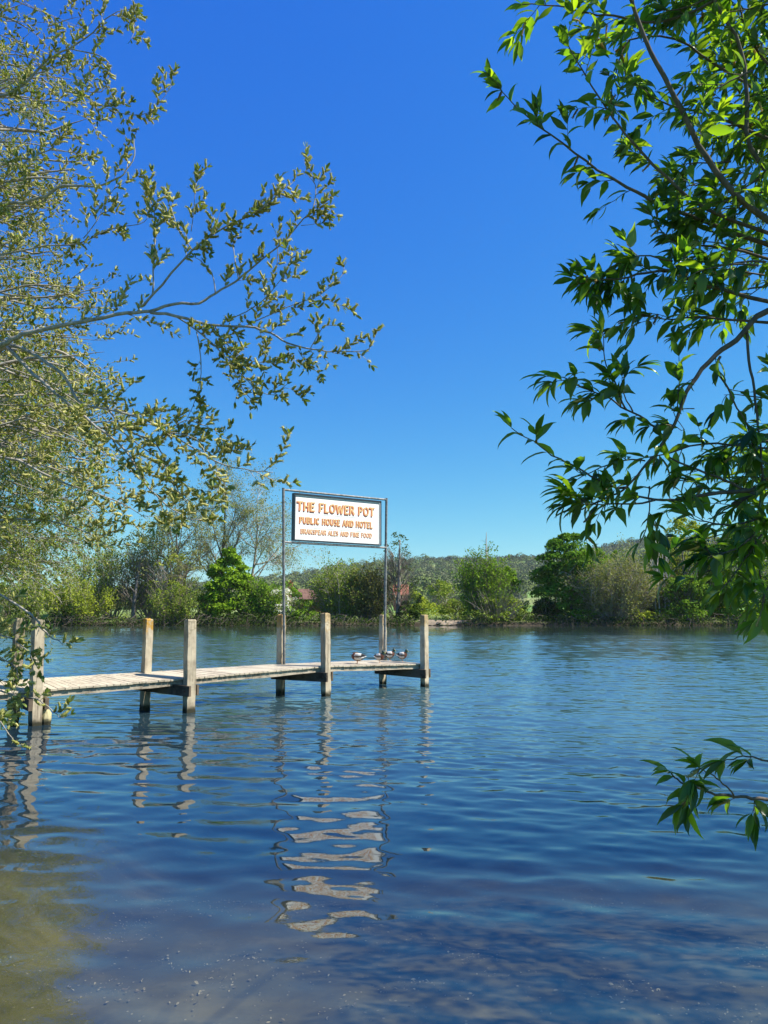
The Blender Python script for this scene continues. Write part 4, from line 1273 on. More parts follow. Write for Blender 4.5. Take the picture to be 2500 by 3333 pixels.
# written tip-first; reversed below so that they grow from the root
right_lines = [
 ([(1627,291),(1716,380),(1830,468),(1944,551),(2039,608),(2134,658),(2300,725),(2560,820)], 2.7, 2.75, 0.0018, 0.011, 1, 7, 0.10),
 ([(1842,133),(1893,228),(1994,380),(2058,462),(2165,573),(2300,680),(2560,780)], 2.65, 2.7, 0.002, 0.009, 1, 7, 0.12),
 ([(2040,-60),(2058,6),(2121,171),(2178,278),(2235,392),(2298,513),(2400,640),(2560,760)], 2.5, 2.6, 0.007, 0.014, 1, 2, 0.14),
 ([(1700,15),(1818,19),(1918,44),(2000,54),(2146,73),(2247,38),(2330,0),(2420,-60)], 2.7, 2.7, 0.002, 0.008, 1, 9, 0.12),
 ([(2300,-50),(2330,10),(2380,89),(2418,177),(2431,316),(2440,481),(2560,620)], 2.6, 2.7, 0.005, 0.011, 1, 4, 0.14),
 ([(2380,-60),(2410,30),(2440,120),(2490,200),(2600,300)], 2.8, 2.8, 0.003, 0.007, 1, 7, 0.14),
 ([(2080,280),(2150,330),(2260,360),(2380,400),(2560,480)], 2.8, 2.8, 0.002, 0.008, 1, 9, 0.13),
 ([(1990,340),(2000,250),(2050,130),(2200,130),(2330,210),(2520,330)], 2.9, 2.9, 0.002, 0.007, 1, 9, 0.12),
 ([(1887,924),(1950,912),(2020,905),(2100,890),(2190,880),(2273,924),(2380,949),(2560,1000)], 2.6, 2.65, 0.002, 0.009, 1, 15, 0.085),
 ([(1920,940),(1990,870),(2080,830),(2190,850)], 2.65, 2.6, 0.0015, 0.004, 0, 14, 0.08),
 ([(2060,1010),(2160,1040),(2260,1030),(2360,1040),(2500,1050)], 2.7, 2.7, 0.0015, 0.006, 1, 13, 0.085),
 ([(2120,700),(2180,780),(2300,800),(2420,820),(2560,860)], 2.75, 2.8, 0.002, 0.008, 1, 14, 0.12),
 ([(1665,1393),(1735,1437),(1798,1482),(1861,1513),(1925,1551),(1988,1583),(2045,1589)], 2.45, 2.5, 0.0015, 0.005, 0, 2.5, 0.05),
 ([(1893,1659),(1988,1615),(2045,1583),(2089,1526),(2133,1482),(2165,1431),(2209,1355),(2232,1279),(2266,1228),(2330,1153),(2399,1108),(2463,1032),(2580,980)], 2.45, 2.55, 0.0025, 0.012, 1, 3.2, 0.08),
 ([(2387,1646),(2450,1608),(2500,1570),(2620,1520)], 2.5, 2.5, 0.012, 0.018, 1, 1, 0.1),
 ([(2045,1612),(2133,1627),(2209,1627),(2304,1608),(2431,1599),(2500,1575)], 2.45, 2.5, 0.003, 0.009, 1, 4, 0.08),
 ([(2178,1488),(2241,1520),(2336,1551),(2399,1583),(2440,1600)], 2.5, 2.5, 0.003, 0.006, 0, 3, 0.08),
 ([(2100,1490),(2178,1475),(2247,1450),(2336,1444),(2399,1450),(2500,1434),(2600,1420)], 2.55, 2.6, 0.002, 0.006, 1, 6, 0.08),
 ([(1780,1225),(1830,1228),(1893,1260),(1969,1289),(2020,1323),(2083,1355),(2133,1393),(2165,1431)], 2.4, 2.5, 0.0015, 0.005, 0, 12, 0.07),
 ([(1960,1080),(1963,1096),(1969,1171),(1994,1228),(2020,1292),(2040,1335)], 2.4, 2.45, 0.0012, 0.004, 0, 10, 0.06),
 ([(2025,1225),(2030,1280),(2060,1340)], 2.42, 2.45, 0.0012, 0.003, 0, 12, 0.06),
 ([(2210,1160),(2213,1230),(2207,1290),(2209,1355)], 2.45, 2.5, 0.0012, 0.0025, 0, 3, 0.04),
 ([(2488,1963),(2475,1868),(2456,1747),(2469,1678),(2482,1551),(2469,1393),(2456,1266),(2437,1171),(2430,1060)], 2.4, 2.55, 0.0025, 0.006, 0, 4, 0.09),
 ([(2463,1488),(2431,1380),(2399,1330),(2368,1266),(2336,1203),(2345,1160)], 2.5, 2.5, 0.002, 0.005, 0, 6, 0.07),
 ([(2083,1766),(2108,1709),(2112,1640),(2114,1583)], 2.4, 2.45, 0.0015, 0.003, 0, 12, 0.06),
 ([(1960,1610),(1935,1655),(1900,1700)], 2.45, 2.4, 0.003, 0.0015, 0, 8, 0.07),
 ([(1893,1640),(1960,1640),(2060,1640),(2133,1627)], 2.4, 2.45, 0.0015, 0.004, 0, 15, 0.06),
 ([(1880,1560),(1950,1525),(2030,1500),(2100,1500)], 2.5, 2.5, 0.0015, 0.003, 0, 12, 0.07),
 ([(2292,1823),(2367,1798),(2443,1753),(2500,1700),(2600,1650)], 2.3, 2.4, 0.0018, 0.006, 1, 12, 0.08),
 ([(2340,1930),(2390,1870),(2440,1800),(2480,1740)], 2.3, 2.35, 0.0015, 0.004, 0, 12, 0.07),
 ([(2240,1680),(2300,1700),(2380,1710),(2460,1690)], 2.4, 2.4, 0.0015, 0.004, 0, 7, 0.07),
 ([(2180,1380),(2230,1400),(2190,1340),(2260,1330)], 2.5, 2.5, 0.0012, 0.002, 0, 5, 0.06),
 ([(2460,2020),(2480,1990),(2490,1940),(2520,1880)], 2.3, 2.3, 0.0015, 0.003, 0, 6, 0.05),
 ([(2177,2510),(2196,2529),(2229,2551),(2267,2564),(2302,2579),(2343,2589),(2389,2591),(2430,2597),(2500,2600),(2640,2590)], 2.2, 2.3, 0.0018, 0.006, 1, 9, 0.055),
 ([(2272,2496),(2300,2513),(2334,2534),(2365,2560),(2389,2591)], 2.2, 2.25, 0.0015, 0.003, 0, 10, 0.05),
 ([(2356,2477),(2389,2469),(2430,2461),(2457,2467),(2520,2480)], 2.2, 2.2, 0.0015, 0.003, 0, 6, 0.05),
]
for (px, Y0, Y1, r0, r1, rooted, dens, tl) in right_lines:
    w = line_w(px, Y0, Y1)[::-1]
    if px[0] == (1960, 1610): w = w[::-1]
    pts = smooth_line(w, 3)
    pts = [pts[0]] + [p + rvec(rs) * 0.003 for p in pts[1:-1]] + [pts[-1]]
    rad = [r1 + (r0 - r1) * (i / (len(pts) - 1)) ** 0.8 for i in range(len(pts))]
    npre = 0
    if rooted:
        base = to_trunk2(w[0])
        q1 = base.lerp(w[0], 0.33) + rvec(rs) * 0.13; q2 = base.lerp(w[0], 0.66) + rvec(rs) * 0.09
        pre = smooth_line([base, q1, q2, w[0]], 3)[:-1]
        for q_, e_ in (((q1, 0.45), (q2, 0.3)) if px[0][1] < 2300 else ((q1, 0.3),)):
            sd = wander(rs, q_, rvec(rs) + Vector((0.3, -0.4, 0)), e_, 4, 0.25, -0.02)
            RB.tube(sd, [0.004, 0.0035, 0.003, 0.002, 0.0015], 3, False)
            sprout(RB, sd, 12, 0.12, lambda tw: dress_right(rs, tw, R_leaf, R_cat, 0.1, 0.088, 0.022), rs, 0.002, grav=-0.06, sub2=0.2)
        sprout(RB, pre[:8], 7, 0.16, lambda tw: dress_right(rs, tw, R_leaf, R_cat, 0.1, 0.088, 0.022), rs, 0.002, grav=-0.06, sub2=0.3)
        pts = pre + pts; rad = [r1 * 1.5 + (r1 - r1 * 1.5) * i / len(pre) for i in range(len(pre))] + rad
        npre = len(pre)
    RB.tube(pts, rad, 6)
    # dress the thin part
    lsize = 0.090 if px[0][1] < 2300 else 0.096
    if 850 < px[0][1] < 1950 and dens > 2.4: dens *= 1.5
    sprout(RB, pts[npre:], dens, tl, lambda tw: dress_right(rs, tw, R_leaf, R_cat, 0.1, lsize, 0.020), rs, 0.002, grav=-0.06, flat=0.9, spread=0.9, sub2=0.25, start=0.25)
    half = pts[npre + (len(pts) - npre) // 2:]
    if r0 < 0.003: dress_right(rs, half, R_leaf, R_cat, 0.15, lsize, 0.04, 0.1)
# dense foliage towards the right edge, above the frame and behind the viewer (unseen leaves are added to shade the shallows)
EY2 = [-300, 0, 200, 400, 550, 700, 850, 1000, 1100]
EX2 = [2050, 2080, 2120, 2200, 2150, 2130, 2200, 2250, 2420]
for k in range(62):
    y0 = rs.uniform(-420, 940)
    ex = np.interp(y0, EY2, EX2)
    x0 = rs.uniform(ex + 200, 2900)
    Y = rs.uniform(2.5, 3.3)
    p0 = P(x0, y0, Y)
    d = Vector((-1, rs.uniform(-0.3, 0.4), rs.uniform(-0.5, 0.35)))
    span = max(0.12, (x0 - ex) * Y / F * rs.uniform(0.5, 1.0)); span = min(span, 0.6)
    pts = wander(rs, p0, d, span, 6, 0.14, -0.03)
    RB.tube(pts, [0.005 * (1 - 0.12 * i) for i in range(7)], 4, False)
    sprout(RB, pts, 15, 0.11, lambda tw: dress_right(rs, tw, R_leaf, R_cat, 0.1, 0.086, 0.024, 0.05), rs, 0.002, grav=-0.06, flat=1.0, sub2=0.2)
for k in range(20):
    y0 = rs.uniform(1300, 1800); x0 = rs.uniform(2560, 2800); p0 = P(x0, y0, rs.uniform(2.4, 3.0))
    pts = wander(rs, p0, Vector((-1, rs.uniform(-0.3, 0.4), rs.uniform(-0.5, 0.3))), rs.uniform(0.2, 0.42), 6, 0.14, -0.04)
    RB.tube(pts, [0.004 * (1 - 0.12 * i) for i in range(7)], 4, False)
    sprout(RB, pts, 12, 0.10, lambda tw: dress_right(rs, tw, R_leaf, R_cat, 0.1, 0.086, 0.024), rs, 0.002, grav=-0.06, flat=1.0, sub2=0.2)
shade_leaf = LeafBag()  # extra unseen leaves, added where their shadow falls on the river bed
for k in range(330):
    zz = rs.uniform(4.3, 6.0)
    p0 = Vector((rs.uniform(0.3, 4.0) + 0.93 * zz, rs.uniform(3.3, 7.6), zz))
    if p0.y > 4.5 and p0.x < 0.62 * p0.y + 0.3: continue
    d = rvec(rs); d.z *= 0.3
    pts = wander(rs, p0, d, 0.6, 4, 0.2, -0.03)
    for q in range(26):
        p, t = along(pts, rs.random() * 0.999)
        shade_leaf.add(p + rvec(rs) * 0.12, rvec(rs), Vector((0, 0, 1)) + rvec(rs), rs.uniform(0.08, 0.13), 0.036)
for k in range(14):
    a = to_trunk2(Vector((0, 0, rs.uniform(3.2, 5.4))))
    e = Vector((rs.uniform(4, 7), rs.uniform(2.8, 6.6), rs.uniform(4.5, 6.4)))
    RB.tube(smooth_line([a, a.lerp(e, 0.5) + Vector((0, 0, 0.3)), e], 4), [0.018 - 0.0018 * i for i in range(9)], 5)
RB.build('branch', M_BARK_R, right_tree, True)
R_leaf.build('foliage', LANCE, M_LEAF_R, right_tree)
shade_leaf.build('foliage', LANCE, M_LEAF_R, right_tree)
R_cat.build('catkins', CATKIN, M_CATKIN_R, right_tree)

# ------------------------------------------------------------------ far bank trees
def ground_z(x, y):
    return float(far_h(np.array([float(x)]), np.array([float(y)]))[0])

M_TRUNK = bark_mat('grey_bark', (0.14, 0.12, 0.10), (0.34, 0.30, 0.25), 3)
M_TWIG = bark_mat('brown_twig', (0.10, 0.08, 0.055), (0.24, 0.19, 0.13), 2)
M_TWIGP = bark_mat('pale_twig', (0.24, 0.20, 0.15), (0.46, 0.40, 0.32), 2)
M_BIRCH = bark_mat('white_bark', (0.36, 0.32, 0.27), (0.70, 0.66, 0.60), 2)
def far_leaf(name, a, b, c, tr=0.25):
    return leaf_mat(name, [(0.0, a), (0.55, b), (1.0, c)], tr, 0.6, None, 0.35, (1.5, 1.45, 0.5), 0.05)
ML = {
 'bright': far_leaf('chestnut_leaf', (0.10, 0.19, 0.012), (0.17, 0.29, 0.016), (0.27, 0.40, 0.03)),
 'bright2': far_leaf('chestnut_leaf_deep', (0.055, 0.13, 0.012), (0.10, 0.21, 0.018), (0.18, 0.30, 0.03)),
 'yellow': far_leaf('yellow_green_leaf', (0.168, 0.220, 0.020), (0.263, 0.319, 0.030), (0.357, 0.407, 0.050)),
 'olive': far_leaf('olive_leaf', (0.119, 0.171, 0.024), (0.198, 0.265, 0.036), (0.290, 0.365, 0.056)),
 'green': far_leaf('mid_green_leaf', (0.086, 0.166, 0.015), (0.143, 0.260, 0.022), (0.243, 0.365, 0.038)),
 'grey': far_leaf('grey_bud', (0.154, 0.161, 0.048), (0.238, 0.252, 0.080), (0.333, 0.364, 0.120)),
 'brown': far_leaf('brown_bud', (0.113, 0.108, 0.032), (0.177, 0.172, 0.048), (0.253, 0.257, 0.072)),
 'dark': far_leaf('dark_leaf', (0.022, 0.046, 0.010), (0.045, 0.083, 0.014), (0.085, 0.132, 0.024)),
 'pine': far_leaf('dark_needle', (0.040, 0.072, 0.016), (0.073, 0.113, 0.024), (0.119, 0.169, 0.040)),
 'blossom': far_leaf('white_blossom', (0.45, 0.47, 0.36), (0.66, 0.66, 0.58), (0.78, 0.77, 0.72)),
}

def crown_points(rg, n_clump, per, H, Rw, prof, z0, flat=0.75, csize=0.24, core=0.12):
    """leaf positions in clumps over a crown of height H and half width Rw"""
    hs = z0 + (1 - z0) * rg.random(n_clump) ** 1.1
    pr = np.interp(hs, [q[0] for q in prof], [q[1] for q in prof])
    ang = rg.random(n_clump) * 6.2832
    rad = pr * Rw * np.sqrt(rg.uniform(0.25, 0.92, n_clump))
    cr = Rw * csize * rg.uniform(0.55, 1.3, n_clump) * np.clip(pr + 0.35, 0.5, 1.1)
    cx, cy, cz = rad * np.cos(ang), rad * np.sin(ang) * 0.8, hs * H
    k = per
    u = nrm(rg.normal(size=(n_clump * k, 3)))
    u[:, 2] = np.where(rg.random(len(u)) < 0.7, np.abs(u[:, 2]), u[:, 2])
    rr = rg.uniform(0.55, 1.0, len(u)) ** 0.7
    C = np.repeat(np.stack([cx, cy, cz], 1), k, 0); CR = np.repeat(cr, k)
    pos = C + u * (rr * CR)[:, None] * np.array([1, 1, flat])
    nor = u + rg.normal(size=u.shape) * 0.55 + np.array([0, 0, 0.35])
    nc = int(len(pos) * core)
    hc = z0 + (1 - z0) * rg.random(nc); pc = np.interp(hc, [q[0] for q in prof], [q[1] for q in prof]) * Rw * 0.8
    ac = rg.random(nc) * 6.2832; qr = np.sqrt(rg.random(nc))
    pos2 = np.stack([pc * qr * np.cos(ac), pc * qr * np.sin(ac) * .8, hc * H], 1)
    pos = np.concatenate([pos, pos2]); nor = np.concatenate([nor, nrm(rg.normal(size=pos2.shape))])
    keep = pos[:, 2] > 0.1
    return pos[keep], nor[keep]

def put_leaves(name, rg, pos, nor, size, mat, parent, origin, asp=0.75):
    d = np.cross(nor, nrm(rg.normal(size=pos.shape)))
    s = size * rg.uniform(0.6, 1.35, len(pos))
    scatter(name, LEAF_QUAD[0], LEAF_QUAD[1], pos + np.array(origin), d, nor, s, s * asp, mat, parent)

PROF = {
 'round': [(0, .55), (.2, .85), (.5, 1), (.8, .75), (1, .25)],
 'cone': [(0, .80), (.2, 1), (.45, .85), (.7, .6), (.9, .28), (1, .08)],
 'dome': [(0, .95), (.35, 1), (.7, .82), (.9, .5), (1, .2)],
 'tall': [(0, .6), (.3, 1), (.6, .85), (.85, .5), (1, .15)],
 'vase': [(0, .3), (.3, .65), (.6, 1), (.85, .85), (1, .4)],
}
def base_of(px, Y):
    x = P(px, 2036, Y).x
    return Vector((x, Y, ground_z(x, Y)))

def leafy_tree(name, label, cat, px, topy, wpx, Y, leaf, prof='round', z0=0.05, dens=1.0, size=0.30, clumps=60, per=110, csize=0.24, group=None, twigs=0, twm=None, flat=0.75, basez=None, core=0.12, trunk_h=0.75):
    rg = np.random.default_rng(int(px * 7 + topy)); rs = random.Random(int(px * 3 + topy))
    b = base_of(px, Y)
    if basez is not None: b.z = basez
    H = P(px, topy, Y).z - b.z; Rw = wpx * Y / F / 2
    t = empty(name, b, label, cat, group)
    tr = MB()
    tr.tube(wander(rs, b - Vector((0, 0, 0.4)), Vector((0, 0, 1)), H * trunk_h, 6, 0.06, 0.05), [0.028 * H * (1 - 0.13 * i) for i in range(7)], 7)
    for k in range(9):
        zz = rs.uniform(0.12, 0.6) * H; a = rs.uniform(0, 6.28)
        tr.tube(wander(rs, b + Vector((0, 0, zz)), Vector((math.cos(a), math.sin(a), 0.9)), Rw * 0.9, 4, 0.2, 0.08), [0.009 * H * (1 - 0.2 * i) for i in range(5)], 4, False)
    tr.build('trunk', M_TRUNK, t, True)
    if twigs:
        tw = MB()
        for k in range(twigs):
            hh = rs.uniform(0.03, 0.9); a = rs.uniform(0, 6.28); rr = np.interp(hh, [q[0] for q in PROF[prof]], [q[1] for q in PROF[prof]]) * Rw
            q = b + Vector((math.cos(a) * rr * 0.35, math.sin(a) * rr * 0.3, hh * H * 0.8))
            tw.tube(wander(rs, q, Vector((math.cos(a) * 0.9, math.sin(a) * 0.8, 1.0)), rr * 0.75 + 0.8, 4, 0.2, 0.05), [0.035, 0.028, 0.02, 0.014, 0.008], 3, False)
        tw.build('twigs', twm or M_TWIGP, t)
    pos, nor = crown_points(rg, clumps, int(per * dens), H, Rw, PROF[prof], z0, flat, csize, core)
    put_leaves('crown', rg, pos, nor, size, ML[leaf], t, b)
    return t, b, H, Rw

def twiggy(name, label, cat, px, topy, wpx, Y, leaf, stems=40, shoots=14, leaves=2500, size=0.2, tw=None, prof='dome', group=None, r0=0.06, spread=1.0, lean=0.0, basez=None, gap=0.0):
    """many-stemmed shrub or open tree drawn mostly by its twigs"""
    rg = np.random.default_rng(int(px * 5 + topy)); rs = random.Random(int(px * 5 + topy))
    b = base_of(px, Y)
    if basez is not None: b.z = basez
    H = (P(px, topy, Y).z - b.z) * 1.12; Rw = wpx * Y / F / 2
    t = empty(name, b, label, cat, group)
    st = MB(); tg = MB(); pts_all = []
    for k in range(stems):
        a = rs.uniform(0, 6.28); q = math.sqrt(rs.random())
        hh = rs.uniform(0.55, 1.0) * (1 - 0.35 * q * q)
        tip = b + Vector((math.cos(a) * q * Rw * spread, math.sin(a) * q * Rw * 0.7, hh * H))
        root = b + Vector((math.cos(a) * q * Rw * 0.28, math.sin(a) * q * Rw * 0.25, -0.2))
        mid = root.lerp(tip, 0.5) + Vector((math.cos(a) * q * Rw * 0.15, 0, 0)) + rvec(rs) * 0.04 * H
        line = smooth_line([root, mid, tip], 4)
        line = [line[0]] + [p + rvec(rs) * 0.012 * H for p in line[1:]]
        rr = r0 * rs.uniform(0.6, 1.3)
        st.tube(line, [rr * (1 - 0.11 * i) for i in range(len(line))], 4, False)
        for s_ in range(shoots):
            p, td = along(line, rs.uniform(0.15, 0.99))
            d = (td + rvec(rs) * 0.85).normalized()
            L = rs.uniform(0.08, 0.2) * H
            sh = wander(rs, p, d, L, 3, 0.22, 0.04)
            tg.tube(sh, [0.022, 0.017, 0.012, 0.007], 3, False)
            pts_all += sh[1:]
            if s_ % 2 == 0:
                p2, t2 = along(sh, 0.5)
                sh2 = wander(rs, p2, (t2 + rvec(rs)).normalized(), L * 0.6, 2, 0.2, 0.02)
                tg.tube(sh2, [0.014, 0.010, 0.006], 3, False); pts_all += sh2[1:]
    st.build('trunk', tw or M_TWIG, t)
    tg.build('twigs', tw or M_TWIG, t)
    A = np.array([tuple(p) for p in pts_all])
    idx = rg.integers(0, len(A), leaves)
    pos = A[idx] + rg.normal(size=(leaves, 3)) * 0.22
    pos = pos[pos[:, 2] > b.z + 0.1]
    put_leaves('crown', rg, pos, nrm(rg.normal(size=pos.shape)) + np.array([0, 0, .3]), size, ML[leaf], t, (0, 0, 0))
    return t

def bare_tree(name, label, px, topy, Y, leaf='grey', spread=0.32, lev=4, rb=0.26, leaves=2500, size=0.16, mat=None, droop=0.0, lean=0.0, seed=0, wmul=1.0):
    rs = random.Random(seed or int(px + topy)); rg = np.random.default_rng(int(px + topy))
    b = base_of(px, Y); H = P(px, topy, Y).z - b.z
    t = empty(name, b, label, 'tree')
    tr = MB(); tg = MB(); ends = []
    def rec(p, d, L, r, lv):
        n = 5 if lv > 1 else 3
        pts = wander(rs, p, d, L, n, 0.10 + 0.05 * (lev - lv), 0.05 if lv >= lev - 1 else (0.03 - droop))
        (tr if lv >= lev - 1 else tg).tube(pts, [r * (1 - 0.62 * i / n) for i in range(n + 1)], 7 if lv == lev else (4 if lv >= lev - 1 else 3), False)
        if lv == 0:
            ends.extend(pts[1:]); return
        kids = (9, 8, 7, 6, 5)[min(lev - lv, 4)] if lv > 0 else 0
        for k in range(kids):
            tt = rs.uniform(0.3, 1.0) if lv < lev else rs.uniform(0.22, 1.0)
            q, td = along(pts, min(tt, .999))
            o = Matrix.Rotation(rs.uniform(0, 6.28), 3, td) @ td.orthogonal().normalized()
            ang = rs.uniform(0.35, 0.95) * (spread / 0.32)
            d2 = (td * math.cos(ang) + o * math.sin(ang)).normalized()
            if lv == lev and tt > 0.85: d2 = (td + o * 0.2).normalized()
            rec(q, d2, L * rs.uniform(0.38, 0.58) * (1.25 - 0.45 * tt if lv == lev else 1) * wmul, r * (1 - 0.62 * tt) * 0.62, lv - 1)
    rec(b - Vector((0, 0, 0.3)), Vector((lean, 0, 1)), H * 0.84, rb, lev)
    tr.build('trunk', mat or M_TRUNK, t, True)
    tg.build('twigs', mat or M_TWIG, t)
    A = np.array([tuple(p) for p in ends]); idx = rg.integers(0, len(A), leaves)
    pos = A[idx] + rg.normal(size=(leaves, 3)) * 0.15
    put_leaves('crown', rg, pos, nrm(rg.normal(size=pos.shape)), size, ML[leaf], t, (0, 0, 0))
    return t

S = SHORE
BK = 'trees and bushes on the far bank'
# from left to right along the far bank
twiggy('willow_shrub', 'olive willow scrub by the far bank behind the leftmost post', 'shrub', 40, 1860, 260, S + 3, 'olive', 34, 12, 6000, 0.26, M_TWIG, group=BK)
leafy_tree('tree', 'hazy grey-green tree far left behind the dense sallow curtain', 'tree', 120, 1760, 300, S + 16, 'olive', 'round', 0.1, 0.6, 0.32, 50, 90, group=BK)
twiggy('willow_shrub', 'wide yellowish-olive willow bush left of the lichened post', 'shrub', 240, 1885, 240, S + 2, 'yellow', 50, 12, 9000, 0.24, M_TWIGP, group=BK)
twiggy('alder_tree', 'grey-brown hazy tree rising behind the wide olive bush', 'tree', 350, 1740, 230, S + 9, 'olive', 40, 16, 10000, 0.24, M_TWIGP, 'tall', BK, 0.09)
leafy_tree('tree', 'slim hazy grey-brown tree with one straight trunk, above the lichened post', 'tree', 432, 1722, 170, S + 6, 'grey', 'tall', 0.06, 0.32, 0.26, 46, 70, 0.22, BK, 160, M_TWIG)
twiggy('willow_tree', 'tall pale yellow-green willow with feathery top left of the bare trees', 'tree', 500, 1690, 210, S + 10, 'olive', 44, 18, 11000, 0.24, M_TWIGP, 'tall', BK, 0.10)
leafy_tree('tree', 'fresh yellow-green tree between the feathery willow and the bright chestnut', 'tree', 560, 1810, 190, S + 5, 'yellow', 'round', 0.05, 0.45, 0.26, 40, 90, 0.24, BK, 160, M_TWIGP)
bare_tree('bare_tree', 'bare tree with forking grey trunk left of the tallest one', 600, 1670, S + 7, 'grey', 0.30, 4, 0.24, 8000, 0.19, M_TWIG, 0.0, -0.04, 3)
bare_tree('bare_tree', 'tallest leafless tree behind the bright chestnut', 700, 1600, S + 13, 'grey', 0.30, 4, 0.30, 9500, 0.18, M_TWIG, 0.0, 0.02, 8)
bare_tree('bare_tree', 'leafless weeping tree with drooping twigs beside the left sign pole', 800, 1640, S + 11, 'grey', 0.42, 4, 0.25, 9000, 0.18, M_TWIGP, 0.06, 0.10, 14, 1.12)
twiggy('thicket', 'olive twiggy thicket under the bare trees by the waterline', 'bush', 590, 1900, 210, S + 1.5, 'olive', 36, 14, 6000, 0.2, M_TWIG, group=BK)
leafy_tree('chestnut_tree', 'bright green cone-shaped chestnut left of the sign', 'tree', 740, 1783, 195, S + 3.5, 'bright', 'cone', 0.01, 1.0, 0.34, 95, 150, 0.22, BK, flat=0.55)
twiggy('hawthorn_bush', 'brownish-green bush between the bright chestnut and the left sign pole', 'bush', 845, 1885, 190, S + 3, 'green', 40, 12, 8000, 0.24, M_TWIG, group=BK)
leafy_tree('blossom_bush', 'white blossoming hawthorn behind the foot of the left sign pole', 'bush', 915, 1915, 105, S + 2.2, 'blossom', 'round', 0.2, 0.6, 0.2, 26, 70, 0.28, BK)
leafy_tree('bush', 'small fresh green bush just behind the white blossom', 'bush', 935, 1893, 90, S + 6, 'bright2', 'round', 0.02, 0.8, 0.26, 30, 80, 0.28, BK)
leafy_tree('bush', 'low green bush right of the left sign pole', 'bush', 985, 1955, 130, S + 2.5, 'green', 'dome', 0.02, 0.8, 0.24, 34, 80, 0.26, BK, 60, M_TWIG)
twiggy('willow_tree', 'mixed green and grey willow scrub under the sign board', 'tree', 1105, 1838, 190, S + 4, 'olive', 56, 20, 16000, 0.22, M_TWIGP, 'dome', BK, 0.09)
twiggy('alder_tree', 'brown twiggy alder left of the right sign pole', 'tree', 1200, 1842, 130, S + 3, 'brown', 48, 20, 13000, 0.22, M_TWIG, 'tall', BK, 0.08)
t, b, H, Rw = leafy_tree('alder_tree', 'tall slender dark-topped alder with pale trunk right of the sign', 'tree', 1293, 1727, 150, S + 2.5, 'pine', 'tall', 0.25, 0.22, 0.24, 60, 60, 0.22, BK, 340, M_TWIG, trunk_h=0.93, core=0.05)
leafy_tree('bush', 'dark green bush at the foot of the slender alder', 'bush', 1325, 1960, 90, S + 2, 'dark', 'dome', 0.0, 0.8, 0.26, 24, 80, 0.28, BK)
leafy_tree('tree', 'small rounded light green tree in the gap right of the alder', 'tree', 1352, 1922, 70, S + 60, 'yellow', 'round', 0.02, 0.8, 0.42, 24, 80, 0.28, 'trees in the meadow gap')
leafy_tree('conifer', 'little dark pointed evergreen in the meadow gap', 'tree', 1368, 1937, 26, S + 55, 'dark', 'cone', 0.0, 1.0, 0.4, 20, 60, 0.3, 'trees in the meadow gap')
leafy_tree('tree', 'pale green spreading tree above the sandy bank', 'tree', 1440, 1893, 110, S + 40, 'olive', 'round', 0.02, 0.5, 0.36, 40, 80, 0.25, 'trees in the meadow gap', 90, M_TWIGP)
leafy_tree('bush', 'low light green hedge bush behind the sandy bank', 'bush', 1385, 1968, 130, S + 30, 'yellow', 'dome', 0.0, 0.8, 0.3, 30, 70, 0.24, 'trees in the meadow gap')
leafy_tree('bush', 'olive scrub on the meadow left of the dead-topped tree', 'bush', 1480, 1960, 100, S + 9, 'olive', 'dome', 0.0, 0.7, 0.26, 30, 70, 0.26, BK, 50, M_TWIG)
dead_t = twiggy('willow_tree', 'grey-green willow with a bare dead spike in its top', 'tree', 1572, 1800, 185, S + 3, 'green', 54, 18, 13000, 0.24, M_TWIG, 'vase', BK, 0.10)
mb = MB(); rs = random.Random(4); bb = base_of(1583, S + 3); top = P(1583, 1732, S + 3)
mb.tube([bb, bb.lerp(top, 0.5) + Vector((0.1, 0, 0)), bb.lerp(top, 0.8), top], [0.16, 0.13, 0.10, 0.03], 7)
for k in range(7):
    q = bb.lerp(top, rs.uniform(0.72, 0.95)); mb.tube(wander(rs, q, Vector((rs.choice((-1, 1)), 0, 0.8)), rs.uniform(0.3, 0.9), 3, 0.2, 0.02), [0.04, 0.025, 0.015, 0.006], 4)
mb.build('dead_spike', M_BIRCH, dead_t)
leafy_tree('tree', 'rounded brighter green tree against the dead-topped willow, beside the field', 'tree', 1655, 1850, 125, S + 5, 'green', 'dome', 0.0, 0.7, 0.27, 60, 110, 0.24, BK, 60, M_TWIG)
leafy_tree('bush', 'tangled light green brush at the water below the dead-topped willow', 'bush', 1620, 1950, 230, S + 1.5, 'olive', 'dome', 0.0, 0.55, 0.24, 50, 80, 0.2, BK, 140, M_TWIGP)
leafy_tree('bush', 'dark bush with a few white flowers left of the big chestnut', 'bush', 1775, 1950, 95, S + 3, 'dark', 'dome', 0.0, 0.9, 0.27, 40, 90, 0.26, BK, 40, M_TWIGP)
leafy_tree('chestnut_tree', 'big domed chestnut, deep green on its left flank, right of the field', 'tree', 1865, 1742, 270, S + 5.0, 'bright2', 'dome', 0.0, 1.0, 0.34, 150, 150, 0.20, BK, flat=0.55)
twiggy('willow_shrub', 'large grey-brown rounded willow thicket in front of the big chestnut', 'shrub', 1990, 1790, 300, S + 2.2, 'grey', 100, 22, 22000, 0.19, M_TWIGP, 'dome', BK, 0.05)
